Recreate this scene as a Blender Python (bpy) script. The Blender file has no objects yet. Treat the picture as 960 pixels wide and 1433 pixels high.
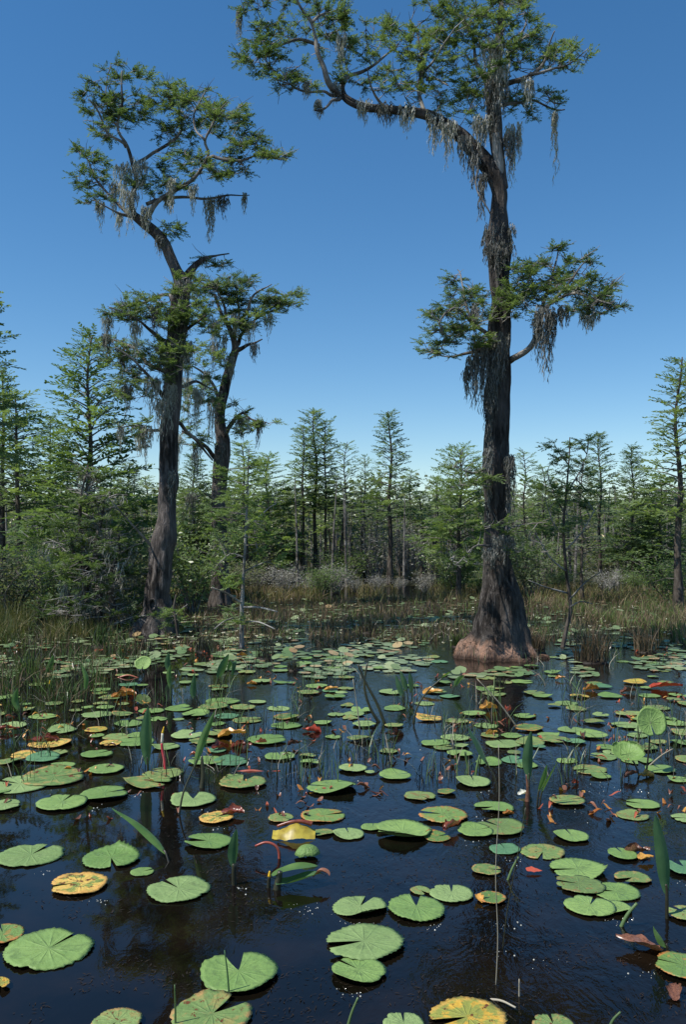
import bpy, math, random
import numpy as np
from mathutils import Vector, Matrix, Euler, noise

SC = bpy.context.scene
COL = SC.collection
R = random.Random(11)
NR = np.random.RandomState(5)
F, CX, HY, CH = 1200.0, 480.0, 750.0, 1.5          # focal length (px of the 960-wide frame), centre, horizon, eye height


def P(px, py, Y):
    return Vector(((px - CX) / F * Y, Y, CH - (py - HY) / F * Y))


def WY(py):
    return CH * F / (py - HY)


def W(px, py, z=0.0):
    Y = WY(py)
    return Vector(((px - CX) / F * Y, Y, z))


# ------------------------------------------------------------------ materials
def new_mat(name):
    m = bpy.data.materials.new(name)
    m.use_nodes = True
    nt = m.node_tree
    nt.nodes.clear()
    out = nt.nodes.new('ShaderNodeOutputMaterial')
    return m, nt, out


class NT:
    def __init__(s, nt):
        s.nt = nt

    def n(s, t, **kw):
        nd = s.nt.nodes.new(t)
        for k, v in kw.items():
            setattr(nd, k, v)
        return nd

    def l(s, a, b):
        s.nt.links.new(a, b)

    def coord(s, scale=(1, 1, 1), kind='Object'):
        tc = s.n('ShaderNodeTexCoord')
        mp = s.n('ShaderNodeMapping')
        mp.inputs['Scale'].default_value = scale
        s.l(tc.outputs[kind], mp.inputs['Vector'])
        return mp.outputs['Vector']

    def noise(s, vec, scale, detail=4, rough=0.55, dist=0.0):
        nd = s.n('ShaderNodeTexNoise')
        nd.inputs['Scale'].default_value = scale
        nd.inputs['Detail'].default_value = detail
        nd.inputs['Roughness'].default_value = rough
        nd.inputs['Distortion'].default_value = dist
        s.l(vec, nd.inputs['Vector'])
        return nd.outputs['Fac']

    def ramp(s, fac, stops):
        nd = s.n('ShaderNodeValToRGB')
        cr = nd.color_ramp
        while len(cr.elements) < len(stops):
            cr.elements.new(0.5)
        for e, (p, c) in zip(cr.elements, stops):
            e.position = p
            e.color = (c[0], c[1], c[2], 1) if not isinstance(c, (int, float)) else (c, c, c, 1)
        s.l(fac, nd.inputs['Fac'])
        return nd.outputs['Color']

    def math(s, op, a, b=None, clamp=False):
        nd = s.n('ShaderNodeMath', operation=op, use_clamp=clamp)
        for i, v in enumerate((a, b)):
            if v is None:
                continue
            if isinstance(v, (int, float)):
                nd.inputs[i].default_value = v
            else:
                s.l(v, nd.inputs[i])
        return nd.outputs[0]

    def mix(s, fac, a, b, mode='MIX'):
        nd = s.n('ShaderNodeMix', data_type='RGBA', blend_type=mode)
        for i, v in ((0, fac), (6, a), (7, b)):
            if isinstance(v, (int, float)):
                nd.inputs[i].default_value = v
            elif isinstance(v, tuple):
                nd.inputs[i].default_value = (*v, 1)
            else:
                s.l(v, nd.inputs[i])
        return nd.outputs[2]

    def bump(s, h, strength, dist):
        nd = s.n('ShaderNodeBump')
        nd.inputs['Strength'].default_value = strength
        nd.inputs['Distance'].default_value = dist
        s.l(h, nd.inputs['Height'])
        return nd.outputs['Normal']

    def principled(s, out, color, rough=0.7, normal=None, spec=0.4):
        b = s.n('ShaderNodeBsdfPrincipled')
        if isinstance(color, tuple):
            b.inputs['Base Color'].default_value = (*color, 1)
        else:
            s.l(color, b.inputs['Base Color'])
        if isinstance(rough, (int, float)):
            b.inputs['Roughness'].default_value = rough
        else:
            s.l(rough, b.inputs['Roughness'])
        b.inputs['Specular IOR Level'].default_value = spec
        if normal is not None:
            s.l(normal, b.inputs['Normal'])
        s.l(b.outputs[0], out.inputs['Surface'])
        return b


def leaf_mat(name, dark, light, scale=1.3, transl=0.3, rough=0.5, spec=0.25):
    m, nt, out = new_mat(name)
    s = NT(nt)
    v = s.coord()
    oi = s.n('ShaderNodeObjectInfo')
    geo = s.n('ShaderNodeNewGeometry')
    f = s.noise(v, scale, 3)
    f = s.math('ADD', f, s.math('MULTIPLY', s.math('SUBTRACT', geo.outputs['Random Per Island'], 0.5), 0.35))
    f = s.math('ADD', f, s.math('MULTIPLY', s.math('SUBTRACT', oi.outputs['Random'], 0.5), 0.3))
    c = s.ramp(f, [(0.3, dark), (0.7, light)])
    b = s.principled(out, c, rough, None, spec)
    tr = s.n('ShaderNodeBsdfTranslucent')
    s.l(s.mix(1.0, c, (1.2, 1.25, 0.6), 'MULTIPLY'), tr.inputs['Color'])
    mx = s.n('ShaderNodeMixShader')
    mx.inputs[0].default_value = transl
    s.l(b.outputs[0], mx.inputs[1])
    s.l(tr.outputs[0], mx.inputs[2])
    s.l(mx.outputs[0], out.inputs['Surface'])
    return m


def bark_mat(name, dark, mid, pale, stain=None, stain_h=0.45, vscale=(7, 7, 1.1), bump=0.9):
    m, nt, out = new_mat(name)
    s = NT(nt)
    v = s.coord(vscale)
    n1 = s.noise(v, 3.0, 6, 0.65, 0.6)
    n2 = s.noise(s.coord((1.2, 1.2, 0.7)), 2.2, 4)
    c = s.ramp(n1, [(0.38, dark), (0.52, mid), (0.66, pale)])
    c = s.mix(s.ramp(n2, [(0.42, 0.0), (0.68, 0.75)]), c, pale)
    if stain:
        sep = s.n('ShaderNodeSeparateXYZ')
        s.l(s.coord(), sep.inputs[0])
        hgt = s.math('ADD', sep.outputs[2], s.math('MULTIPLY', s.math('SUBTRACT', n2, 0.5), 0.35))
        hgt = s.math('DIVIDE', hgt, stain_h)
        k = s.ramp(hgt, [(0.0, 1.0), (0.45, 0.9), (0.75, 0.0)])
        fib = s.ramp(s.noise(s.coord((9, 9, 1.6)), 2.5, 5, 0.7, 0.5), [(0.38, 0.0), (0.62, 1.0)])
        st = s.mix(n1, tuple(x * 0.4 for x in stain), tuple(min(1, x * 1.35) for x in stain))
        st = s.mix(s.math('MULTIPLY', fib, 0.6), st, (0.21, 0.175, 0.15))
        shade_streak = s.ramp(s.noise(s.coord((14, 14, 2.2)), 2.0, 5, 0.7, 0.8), [(0.5, 0.0), (0.6, 0.85)])
        st = s.mix(shade_streak, st, (0.045, 0.03, 0.022))  # dark shadow streaks painted into the colour of the foot
        k = s.math('MULTIPLY', k, s.math('ADD', 0.55, s.math('MULTIPLY', s.ramp(s.noise(s.coord((3, 3, 2)), 1.6, 4), [(0.38, 0.0), (0.6, 1.0)]), 0.45)))
        c = s.mix(k, c, st)
        wet = s.ramp(sep.outputs[2], [(0.02, 0.25), (0.07, 1.0)])
        c = s.mix(1.0, c, wet, 'MULTIPLY')
    nb = s.bump(s.math('ADD', n1, s.math('MULTIPLY', s.noise(s.coord((26, 26, 3)), 2.0, 4, 0.6, 0.4), 0.6)), bump, 0.05)
    s.principled(out, c, 0.85, nb, 0.2)
    return m


M = {}
M['bark_right'] = bark_mat('bark_grey_brown', (0.011, 0.009, 0.008), (0.038, 0.032, 0.028), (0.135, 0.12, 0.108), (0.50, 0.28, 0.18), 0.33)
M['bark_left'] = bark_mat('bark_grey', (0.013, 0.011, 0.01), (0.052, 0.044, 0.039), (0.22, 0.19, 0.172))
M['bark_sunlit'] = bark_mat('bark_sunlit_face', (0.16, 0.145, 0.13), (0.33, 0.31, 0.285), (0.52, 0.5, 0.47), bump=0.5)
M['bark_far'] = bark_mat('bark_slender', (0.025, 0.02, 0.016), (0.07, 0.056, 0.045), (0.15, 0.13, 0.11), vscale=(5, 5, 1.5), bump=0.4)
M['twig'] = bark_mat('bark_limb', (0.04, 0.034, 0.028), (0.11, 0.098, 0.085), (0.33, 0.31, 0.28), vscale=(2, 2, 2), bump=0.3)
M['twig_fine'] = bark_mat('bark_fine_twig', (0.06, 0.053, 0.046), (0.17, 0.155, 0.14), (0.42, 0.4, 0.37), vscale=(2, 2, 2), bump=0.2)
M['twig_grey'] = bark_mat('bark_dead_grey', (0.08, 0.075, 0.068), (0.2, 0.19, 0.175), (0.42, 0.4, 0.37), vscale=(2, 2, 2), bump=0.3)
M['leaf'] = leaf_mat('cypress_needles', (0.075, 0.125, 0.05), (0.21, 0.285, 0.12), 1.6, 0.5)
M['leaf_mid'] = leaf_mat('cypress_needles_mid', (0.095, 0.15, 0.07), (0.225, 0.30, 0.13), 1.0, 0.46)
M['leaf_bright'] = leaf_mat('fresh_cypress_needles', (0.10, 0.165, 0.065), (0.235, 0.32, 0.13), 1.0, 0.48)
M['leaf_dark'] = leaf_mat('dull_needles', (0.10, 0.14, 0.08), (0.22, 0.275, 0.145), 1.0, 0.42)
M['leaf_shrub'] = leaf_mat('shrub_leaves', (0.09, 0.14, 0.055), (0.23, 0.30, 0.125), 1.5, 0.42, 0.35, 0.4)
M['leaf_olive'] = leaf_mat('olive_leaves', (0.13, 0.155, 0.085), (0.26, 0.285, 0.165), 1.2, 0.45)
M['wood'] = leaf_mat('far_wood_leaves', (0.15, 0.18, 0.115), (0.33, 0.36, 0.25), 0.5, 0.45)  # leaf colour lightened and greyed; the haze is put into it
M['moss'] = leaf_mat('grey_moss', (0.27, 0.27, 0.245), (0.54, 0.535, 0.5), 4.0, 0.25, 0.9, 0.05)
M['moss_dark'] = leaf_mat('dark_moss', (0.11, 0.11, 0.1), (0.25, 0.25, 0.23), 4.0, 0.15, 0.9, 0.05)  # darker copy of the grey moss, with its shade put into the colour
M['reed'] = leaf_mat('reed_blades', (0.07, 0.09, 0.03), (0.26, 0.21, 0.10), 0.9, 0.3)
M['reed_brown'] = leaf_mat('dry_reed', (0.10, 0.07, 0.045), (0.27, 0.2, 0.125), 0.9, 0.2)
M['reed_green'] = leaf_mat('green_reed', (0.045, 0.09, 0.022), (0.16, 0.22, 0.06), 0.7, 0.25)
M['arum'] = leaf_mat('arum_blade', (0.05, 0.12, 0.05), (0.1, 0.2, 0.085), 9.0, 0.25, 0.35, 0.5)
M['arum_bright'] = leaf_mat('arum_blade_bright', (0.08, 0.17, 0.045), (0.17, 0.29, 0.08), 9.0, 0.3, 0.35, 0.5)
M['stalk_dark'] = leaf_mat('wet_stalk', (0.018, 0.016, 0.01), (0.05, 0.05, 0.025), 6, 0.0, 0.35, 0.5)
M['stalk_green'] = leaf_mat('green_stalk', (0.06, 0.11, 0.035), (0.13, 0.2, 0.07), 6, 0.1, 0.4, 0.5)
M['straw'] = leaf_mat('dry_straw', (0.24, 0.21, 0.15), (0.42, 0.38, 0.29), 5, 0.1, 0.6, 0.3)
M['stalk_red'] = leaf_mat('red_stalk', (0.33, 0.06, 0.04), (0.5, 0.17, 0.1), 9, 0.1, 0.35, 0.5)
M['spadix_pink'] = leaf_mat('pink_spike', (0.5, 0.03, 0.05), (0.6, 0.07, 0.09), 9, 0.1, 0.4, 0.5)
M['spadix_white'] = leaf_mat('white_spike', (0.7, 0.62, 0.5), (0.8, 0.74, 0.6), 9, 0.1, 0.4, 0.5)
M['spadix_yellow'] = leaf_mat('yellow_spike', (0.7, 0.42, 0.02), (0.8, 0.52, 0.05), 30, 0.1, 0.6, 0.3)
M['dead_red'] = leaf_mat('curled_red_leaf', (0.10, 0.02, 0.012), (0.42, 0.11, 0.055), 18, 0.15, 0.3, 0.6)
M['dead_orange'] = leaf_mat('orange_dead_leaf', (0.3, 0.09, 0.02), (0.65, 0.36, 0.08), 16, 0.15, 0.35, 0.5)
M['dead_brown'] = leaf_mat('brown_dead_leaf', (0.05, 0.02, 0.012), (0.27, 0.12, 0.07), 20, 0.1, 0.3, 0.6)
M['yellow_leaf'] = leaf_mat('yellow_wilted_leaf', (0.20, 0.13, 0.02), (0.5, 0.40, 0.06), 22, 0.15, 0.4, 0.4)
M['dead_bright'] = leaf_mat('bright_red_leaf', (0.42, 0.06, 0.03), (0.6, 0.13, 0.07), 12, 0.15, 0.4, 0.4)
M['debris'] = leaf_mat('sodden_debris', (0.008, 0.006, 0.004), (0.032, 0.022, 0.014), 3, 0.0, 0.6, 0.25)
M['bubble_sparkle'] = leaf_mat('pale_bubble_sparkle', (0.42, 0.42, 0.36), (0.7, 0.69, 0.62), 3, 0.0, 0.1, 0.8)  # sun sparkle on the bubbles, put into a pale colour
M['glint_scrap'] = leaf_mat('cream_glint_and_scrap', (0.62, 0.58, 0.42), (0.8, 0.78, 0.66), 6, 0.2, 0.5, 0.3)  # cream that paints sunlit pad edges; also colours one white scrap


def pad_mat(name, base1, base2, edge=None, edge_amt=0.0, blotch=None, blotch_amt=0.0, rough=0.38):
    m, nt, out = new_mat(name)
    s = NT(nt)
    v = s.coord()
    oi = s.n('ShaderNodeObjectInfo')
    rnd = oi.outputs['Random']
    off = s.n('ShaderNodeVectorMath', operation='ADD')
    cmb = s.n('ShaderNodeCombineXYZ')
    s.l(s.math('MULTIPLY', rnd, 37.0), cmb.inputs[2])
    s.l(v, off.inputs[0])
    s.l(cmb.outputs[0], off.inputs[1])
    vv = off.outputs[0]
    n1 = s.noise(vv, 1.6, 5)
    f = s.math('ADD', s.math('MULTIPLY', n1, 0.6), s.math('MULTIPLY', rnd, 0.5))
    c = s.ramp(f, [(0.25, base1), (0.78, base2)])
    # radial veins
    sep = s.n('ShaderNodeSeparateXYZ')
    s.l(v, sep.inputs[0])
    ang = s.math('ARCTAN2', sep.outputs[1], sep.outputs[0])
    rad = s.math('SQRT', s.math('ADD', s.math('MULTIPLY', sep.outputs[0], sep.outputs[0]), s.math('MULTIPLY', sep.outputs[1], sep.outputs[1])))
    wob = s.math('ADD', s.math('MULTIPLY', ang, 15.0), s.math('MULTIPLY', n1, 3.0))
    vein = s.math('POWER', s.math('ABSOLUTE', s.math('COSINE', s.math('MULTIPLY', wob, 0.5))), 14.0)
    vein = s.math('MULTIPLY', vein, s.ramp(rad, [(0.02, 1.0), (0.9, 0.1)]))
    c = s.mix(s.math('MULTIPLY', vein, 0.17), c, tuple(min(1, x * 1.5 + 0.03) for x in base2))
    dirt = s.ramp(s.noise(vv, 2.6, 5, 0.7, 0.8), [(0.52, 0.0), (0.72, 0.75)])
    c = s.mix(dirt, c, tuple(x * 0.55 + 0.02 for x in base1))
    # specks
    sp = s.ramp(s.noise(vv, 13.0, 3, 0.6), [(0.66, 0.0), (0.72, 1.0)])
    c = s.mix(s.math('MULTIPLY', sp, 0.55), c, (0.05, 0.045, 0.015))
    if blotch:
        k = s.ramp(s.noise(vv, 2.3, 4, 0.6), [(0.60 - blotch_amt * 0.15, 0.0), (0.67 - blotch_amt * 0.15, 1.0)])
        c = s.mix(k, c, blotch)
        k2 = s.ramp(s.noise(vv, 4.1, 4, 0.65), [(0.67 - blotch_amt * 0.10, 0.0), (0.71 - blotch_amt * 0.10, 1.0)])
        c = s.mix(k2, c, (0.13, 0.045, 0.018))
    if edge:
        e = s.math('ADD', rad, s.math('MULTIPLY', s.math('SUBTRACT', s.noise(vv, 3.0, 4), 0.5), 0.9))
        k = s.ramp(e, [(1.0 - edge_amt, 0.0), (1.12 - edge_amt * 0.7, 1.0)])
        c = s.mix(k, c, edge)
    h = s.math('ADD', s.math('MULTIPLY', vein, 0.5), s.math('MULTIPLY', s.noise(vv, 6, 3), 0.6))
    nb = s.bump(h, 0.5, 0.02)
    b = s.principled(out, c, s.ramp(n1, [(0.3, rough - 0.04), (0.7, rough + 0.18)]), nb, 0.24)
    return m


G1, G2 = (0.125, 0.225, 0.062), (0.22, 0.335, 0.10)
M['pad'] = pad_mat('lily_pad_green', G1, G2, (0.22, 0.19, 0.07), -0.10)
M['pad_far'] = leaf_mat('far_pad_green', (0.11, 0.18, 0.07), (0.29, 0.34, 0.18), 0.8, 0.0, 0.4, 0.45)
M['pad_far_yellow'] = leaf_mat('far_pad_yellow', (0.26, 0.17, 0.08), (0.42, 0.33, 0.17), 0.8, 0.0, 0.4, 0.4)
M['pad_worn'] = pad_mat('lily_pad_worn', (0.115, 0.20, 0.06), (0.215, 0.30, 0.10), (0.36, 0.24, 0.09), 0.05, (0.25, 0.24, 0.08), 0.55, rough=0.5)
M['pad_pale'] = pad_mat('lily_pad_pale', (0.16, 0.25, 0.085), (0.26, 0.36, 0.14), (0.2, 0.2, 0.08), -0.05, rough=0.55)
M['pad_blue'] = pad_mat('lily_pad_bluish', (0.08, 0.19, 0.095), (0.13, 0.27, 0.125), (0.1, 0.1, 0.05), -0.1, rough=0.42)
M['pad_edge'] = pad_mat('lily_pad_rusty_rim', (0.10, 0.19, 0.05), (0.17, 0.27, 0.075), (0.45, 0.2, 0.06), 0.13, (0.3, 0.22, 0.06), 0.3)
M['pad_yellow'] = pad_mat('lily_pad_yellowing', (0.24, 0.27, 0.06), (0.38, 0.35, 0.06), (0.6, 0.36, 0.08), 0.2, (0.55, 0.34, 0.05), 0.7)
M['pad_blotch'] = pad_mat('lily_pad_rotting', (0.15, 0.23, 0.06), (0.27, 0.29, 0.07), (0.6, 0.34, 0.09), 0.25, (0.62, 0.42, 0.1), 1.0)
M['pad_olive'] = pad_mat('lily_pad_olive', (0.12, 0.19, 0.06), (0.19, 0.26, 0.085), (0.25, 0.15, 0.06), 0.0, (0.22, 0.16, 0.06), 0.25)
M['pad_sunk'] = pad_mat('lily_pad_sunken', (0.02, 0.05, 0.022), (0.04, 0.085, 0.035), rough=0.2)


def water_mat():
    m, nt, out = new_mat('dark_swamp_water')
    s = NT(nt)
    v = s.coord()
    v2 = s.coord((1.0, 0.55, 1.0))
    big = s.noise(s.coord((0.35, 0.2, 1)), 1.0, 3)
    sep = s.n('ShaderNodeSeparateXYZ')
    s.l(v, sep.inputs[0])
    side = s.math('ADD', s.math('MULTIPLY', sep.outputs[0], 0.22), s.math('MULTIPLY', sep.outputs[1], 0.035))
    cal = s.ramp(s.math('ADD', big, side), [(0.36, 0.04), (0.80, 1.0)])
    n1 = s.noise(v2, 9.0, 4, 0.6, 0.8)
    n2 = s.noise(v2, 30.0, 3, 0.6, 0.4)
    h = s.math('MULTIPLY', s.math('ADD', n1, s.math('MULTIPLY', n2, 0.3)), cal)
    nb = s.bump(h, 0.38, 0.010)
    c = s.ramp(s.noise(v, 3.0, 5, 0.6), [(0.4, (0.0035, 0.003, 0.002)), (0.75, (0.012, 0.008, 0.005))])
    b = s.principled(out, c, 0.02, nb, 0.8)
    b.inputs['IOR'].default_value = 1.333
    return m


M['water'] = water_mat()


def ground_mat():
    m, nt, out = new_mat('marsh_peat')
    s = NT(nt)
    n = s.noise(s.coord(), 1.5, 6, 0.65)
    c = s.ramp(n, [(0.35, (0.02, 0.018, 0.01)), (0.6, (0.06, 0.06, 0.025)), (0.75, (0.11, 0.09, 0.045))])
    s.principled(out, c, 0.9, s.bump(n, 0.6, 0.1), 0.2)
    return m


M['peat'] = ground_mat()


# ------------------------------------------------------------------ mesh building
class MB:
    def __init__(s):
        s.v, s.f, s.nv = [], [], 0            # arrays of verts, arrays of quads (n,4) or python faces
        s.smooth = False

    def add(s, verts, faces):
        verts = np.asarray(verts, dtype=float).reshape(-1, 3)
        s.v.append(verts)
        for fc in faces:
            s.f.append(tuple(i + s.nv for i in fc))
        s.nv += len(verts)

    def quads(s, verts):                       # (n*4,3) loose quads
        verts = np.asarray(verts, dtype=float).reshape(-1, 3)
        n = len(verts) // 4
        b = s.nv
        s.v.append(verts)
        s.f.extend((b + 4 * i, b + 4 * i + 1, b + 4 * i + 2, b + 4 * i + 3) for i in range(n))
        s.nv += len(verts)

    def build(s, name, mat, parent=None, smooth=None, origin=None):
        me = bpy.data.meshes.new(name)
        v = np.concatenate(s.v) if s.v else np.zeros((0, 3))
        o = Vector((0, 0, 0))
        if origin is not None:
            o = Vector(origin)
        base = o
        if parent is not None:
            base = Vector(parent.location)
            pp = parent.parent
            while pp is not None:
                base = base + Vector(pp.location)
                pp = pp.parent
        v = v - np.array(base)
        me.from_pydata(v.tolist(), [], s.f)
        me.materials.append(mat)
        if (s.smooth if smooth is None else smooth):
            me.polygons.foreach_set('use_smooth', [True] * len(me.polygons))
        ob = bpy.data.objects.new(name, me)
        COL.objects.link(ob)
        if parent is not None:
            ob.parent = parent
        else:
            ob.location = o
        return ob


def tag(o, label=None, cat=None, group=None, kind=None):
    if label:
        o['label'] = label
    if cat:
        o['category'] = cat
    if group:
        o['group'] = group
    if kind:
        o['kind'] = kind
    return o


def empty(name, loc, label, cat, group=None):
    e = bpy.data.objects.new(name, None)
    COL.objects.link(e)
    e.location = loc
    e.empty_display_size = 0.1
    return tag(e, label, cat, group)


def copy_thing(o):
    c = o.copy()
    COL.objects.link(c)
    for ch in list(o.children):
        d = ch.copy()
        COL.objects.link(d)
        d.parent = c
        for g in list(ch.children):
            k = g.copy()
            COL.objects.link(k)
            k.parent = d
    return c


def catmull(pts, n):
    p = np.asarray(pts, float)
    p = np.vstack([2 * p[0] - p[1], p, 2 * p[-1] - p[-2]])
    out = []
    segs = len(p) - 3
    for i in range(segs):
        a, b, c, d = p[i:i + 4]
        for k in range(n):
            t = k / n
            out.append(0.5 * ((2 * b) + (-a + c) * t + (2 * a - 5 * b + 4 * c - d) * t * t + (-a + 3 * b - 3 * c + d) * t ** 3))
    out.append(p[-2])
    return np.array(out)


def frames(p):
    t = np.gradient(p, axis=0)
    t /= np.linalg.norm(t, axis=1)[:, None] + 1e-9
    ref = np.array([1.0, 0, 0]) if abs(t[0][0]) < 0.8 else np.array([0, 1.0, 0])
    us, ws = [], []
    u = ref - t[0] * ref.dot(t[0])
    for i in range(len(p)):
        u = u - t[i] * u.dot(t[i])
        u /= np.linalg.norm(u) + 1e-9
        us.append(u.copy())
        ws.append(np.cross(t[i], u))
    return t, np.array(us), np.array(ws)


def tube(mb, pts, rad, n=6, mod=None, cap=True):
    """pts (k,3), rad (k,), optional mod(i, theta, p) radius factor."""
    p = np.asarray(pts, float)
    r = np.asarray(rad, float)
    t, u, w = frames(p)
    th = np.arange(n) * 2 * math.pi / n
    V = []
    for i in range(len(p)):
        rr = r[i] * (np.array([mod(i, a, p[i]) for a in th]) if mod else np.ones(n))
        V.append(p[i] + (np.cos(th) * rr)[:, None] * u[i] + (np.sin(th) * rr)[:, None] * w[i])
    V = np.concatenate(V)
    Fc = []
    for i in range(len(p) - 1):
        for j in range(n):
            k = (j + 1) % n
            Fc.append((i * n + j, i * n + k, (i + 1) * n + k, (i + 1) * n + j))
    if cap:
        Fc.append(tuple((len(p) - 1) * n + j for j in range(n)))
        Fc.append(tuple(reversed(range(n))))
    mb.add(V, Fc)


# ------------------------------------------------------------------ foliage
def spray_template(rs, pairs=7, ll=0.34, lw=0.075, ang=55, droop=0.18, taper=0.55):
    V = []
    for i in range(pairs):
        t = 0.12 + 0.88 * i / (pairs - 1)
        for sgn in (-1, 1):
            L = ll * (1 - taper * t) * rs.uniform(0.8, 1.2)
            a = math.radians(ang - 25 * t + rs.uniform(-12, 12)) * sgn
            d = np.array([math.cos(a), math.sin(a), rs.uniform(-0.35, 0.25)])
            s = np.array([-math.sin(a), math.cos(a), 0]) * lw * 0.5
            s[2] = rs.uniform(-0.03, 0.03)
            b = np.array([t + rs.uniform(-0.04, 0.04), 0, -droop * t * t])
            V += [b, b + d * L * 0.5 + s, b + d * L, b + d * L * 0.5 - s]
    V += [np.array([0, -0.012, 0]), np.array([1, -0.006, -droop]), np.array([1, 0.006, -droop]), np.array([0, 0.012, 0])]
    return np.array(V)


_rs = random.Random(3)
SPR = [spray_template(_rs, pairs=9, ll=0.36, lw=0.06) for _ in range(6)]
SPR_B = [spray_template(_rs, pairs=8, ll=0.36, lw=0.095, droop=0.14) for _ in range(6)]


def basis(d, roll=0.0):
    x = np.asarray(d, float)
    x = x / (np.linalg.norm(x) + 1e-9)
    up = np.array([0, 0, 1.0]) if abs(x[2]) < 0.9 else np.array([0, 1.0, 0])
    y = np.cross(up, x)
    y /= np.linalg.norm(y)
    z = np.cross(x, y)
    c, s_ = math.cos(roll), math.sin(roll)
    y2, z2 = y * c + z * s_, -y * s_ + z * c
    return np.array([x, y2, z2])


def add_spray(mb, p, d, L, rs, tpl=None):
    t = rs.choice(tpl or SPR)
    mb.quads(np.asarray(p) + (t * L) @ basis(d, rs.uniform(-0.6, 0.6)))


def add_tuft(mb, p, d, size, rs, n=5, tpl=None, spread=80, lift=(-0.3, 0.95)):
    a0 = math.atan2(d[1], d[0])
    for k in range(n):
        a = a0 + math.radians(rs.uniform(-spread, spread))
        dd = (math.cos(a), math.sin(a), rs.uniform(*lift))
        add_spray(mb, np.asarray(p) - np.array(dd) * size * 0.15, dd, size * rs.uniform(0.7, 1.15), rs, tpl)


def moss_clump(mb, p, width, length, rs, n=24, depth=None):
    depth = depth or width
    for k in range(n):
        o = rs.uniform(-1, 1)
        q = np.array([p[0] + o * width * 0.5, p[1] + rs.uniform(-0.5, 0.5) * depth, p[2] + rs.uniform(-0.05, 0.04)])
        L = length * (1 - 0.7 * abs(o)) * rs.uniform(0.3, 1.25) ** 1.3
        segs = max(4, int(L / 0.045))
        ph = rs.uniform(0, 6)
        drift = rs.uniform(-0.10, 0.06)
        for i in range(segs):
            st = L / segs
            e = q + np.array([math.sin(ph + i * 1.3) * 0.017 + drift * st, math.cos(ph + i * 1.0) * 0.017, -st])
            w = 0.0065 * (1 - 0.7 * i / segs) + 0.0015
            a = rs.uniform(0, 3.14)
            sd = np.array([math.cos(a), math.sin(a), 0]) * w
            mb.quads([q - sd, q + sd, e + sd * 0.8, e - sd * 0.8])
            for _ in range(2):
                a = rs.uniform(0, 6.28)
                l2 = rs.uniform(0.01, 0.035)
                o2 = np.array([math.cos(a) * l2, math.sin(a) * l2, -rs.uniform(0.03, 0.085)])
                s2 = np.array([-math.sin(a), math.cos(a), 0]) * 0.0032
                mb.quads([q, q + o2 * 0.5 + s2, q + o2, q + o2 * 0.5 - s2])
            q = e


# ------------------------------------------------------------------ the two big cypresses and the lesser one
def px_path(pts, Y, e0=0.0, e1=0.0):
    n = len(pts)
    out, rad = [], []
    for i, (x, y, w) in enumerate(pts):
        yy = Y + e0 + (e1 - e0) * i / max(1, n - 1)
        out.append(P(x, y, yy))
        rad.append(w * 0.5 / F * yy)
    return np.array([list(v) for v in out]), np.array(rad)


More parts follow.
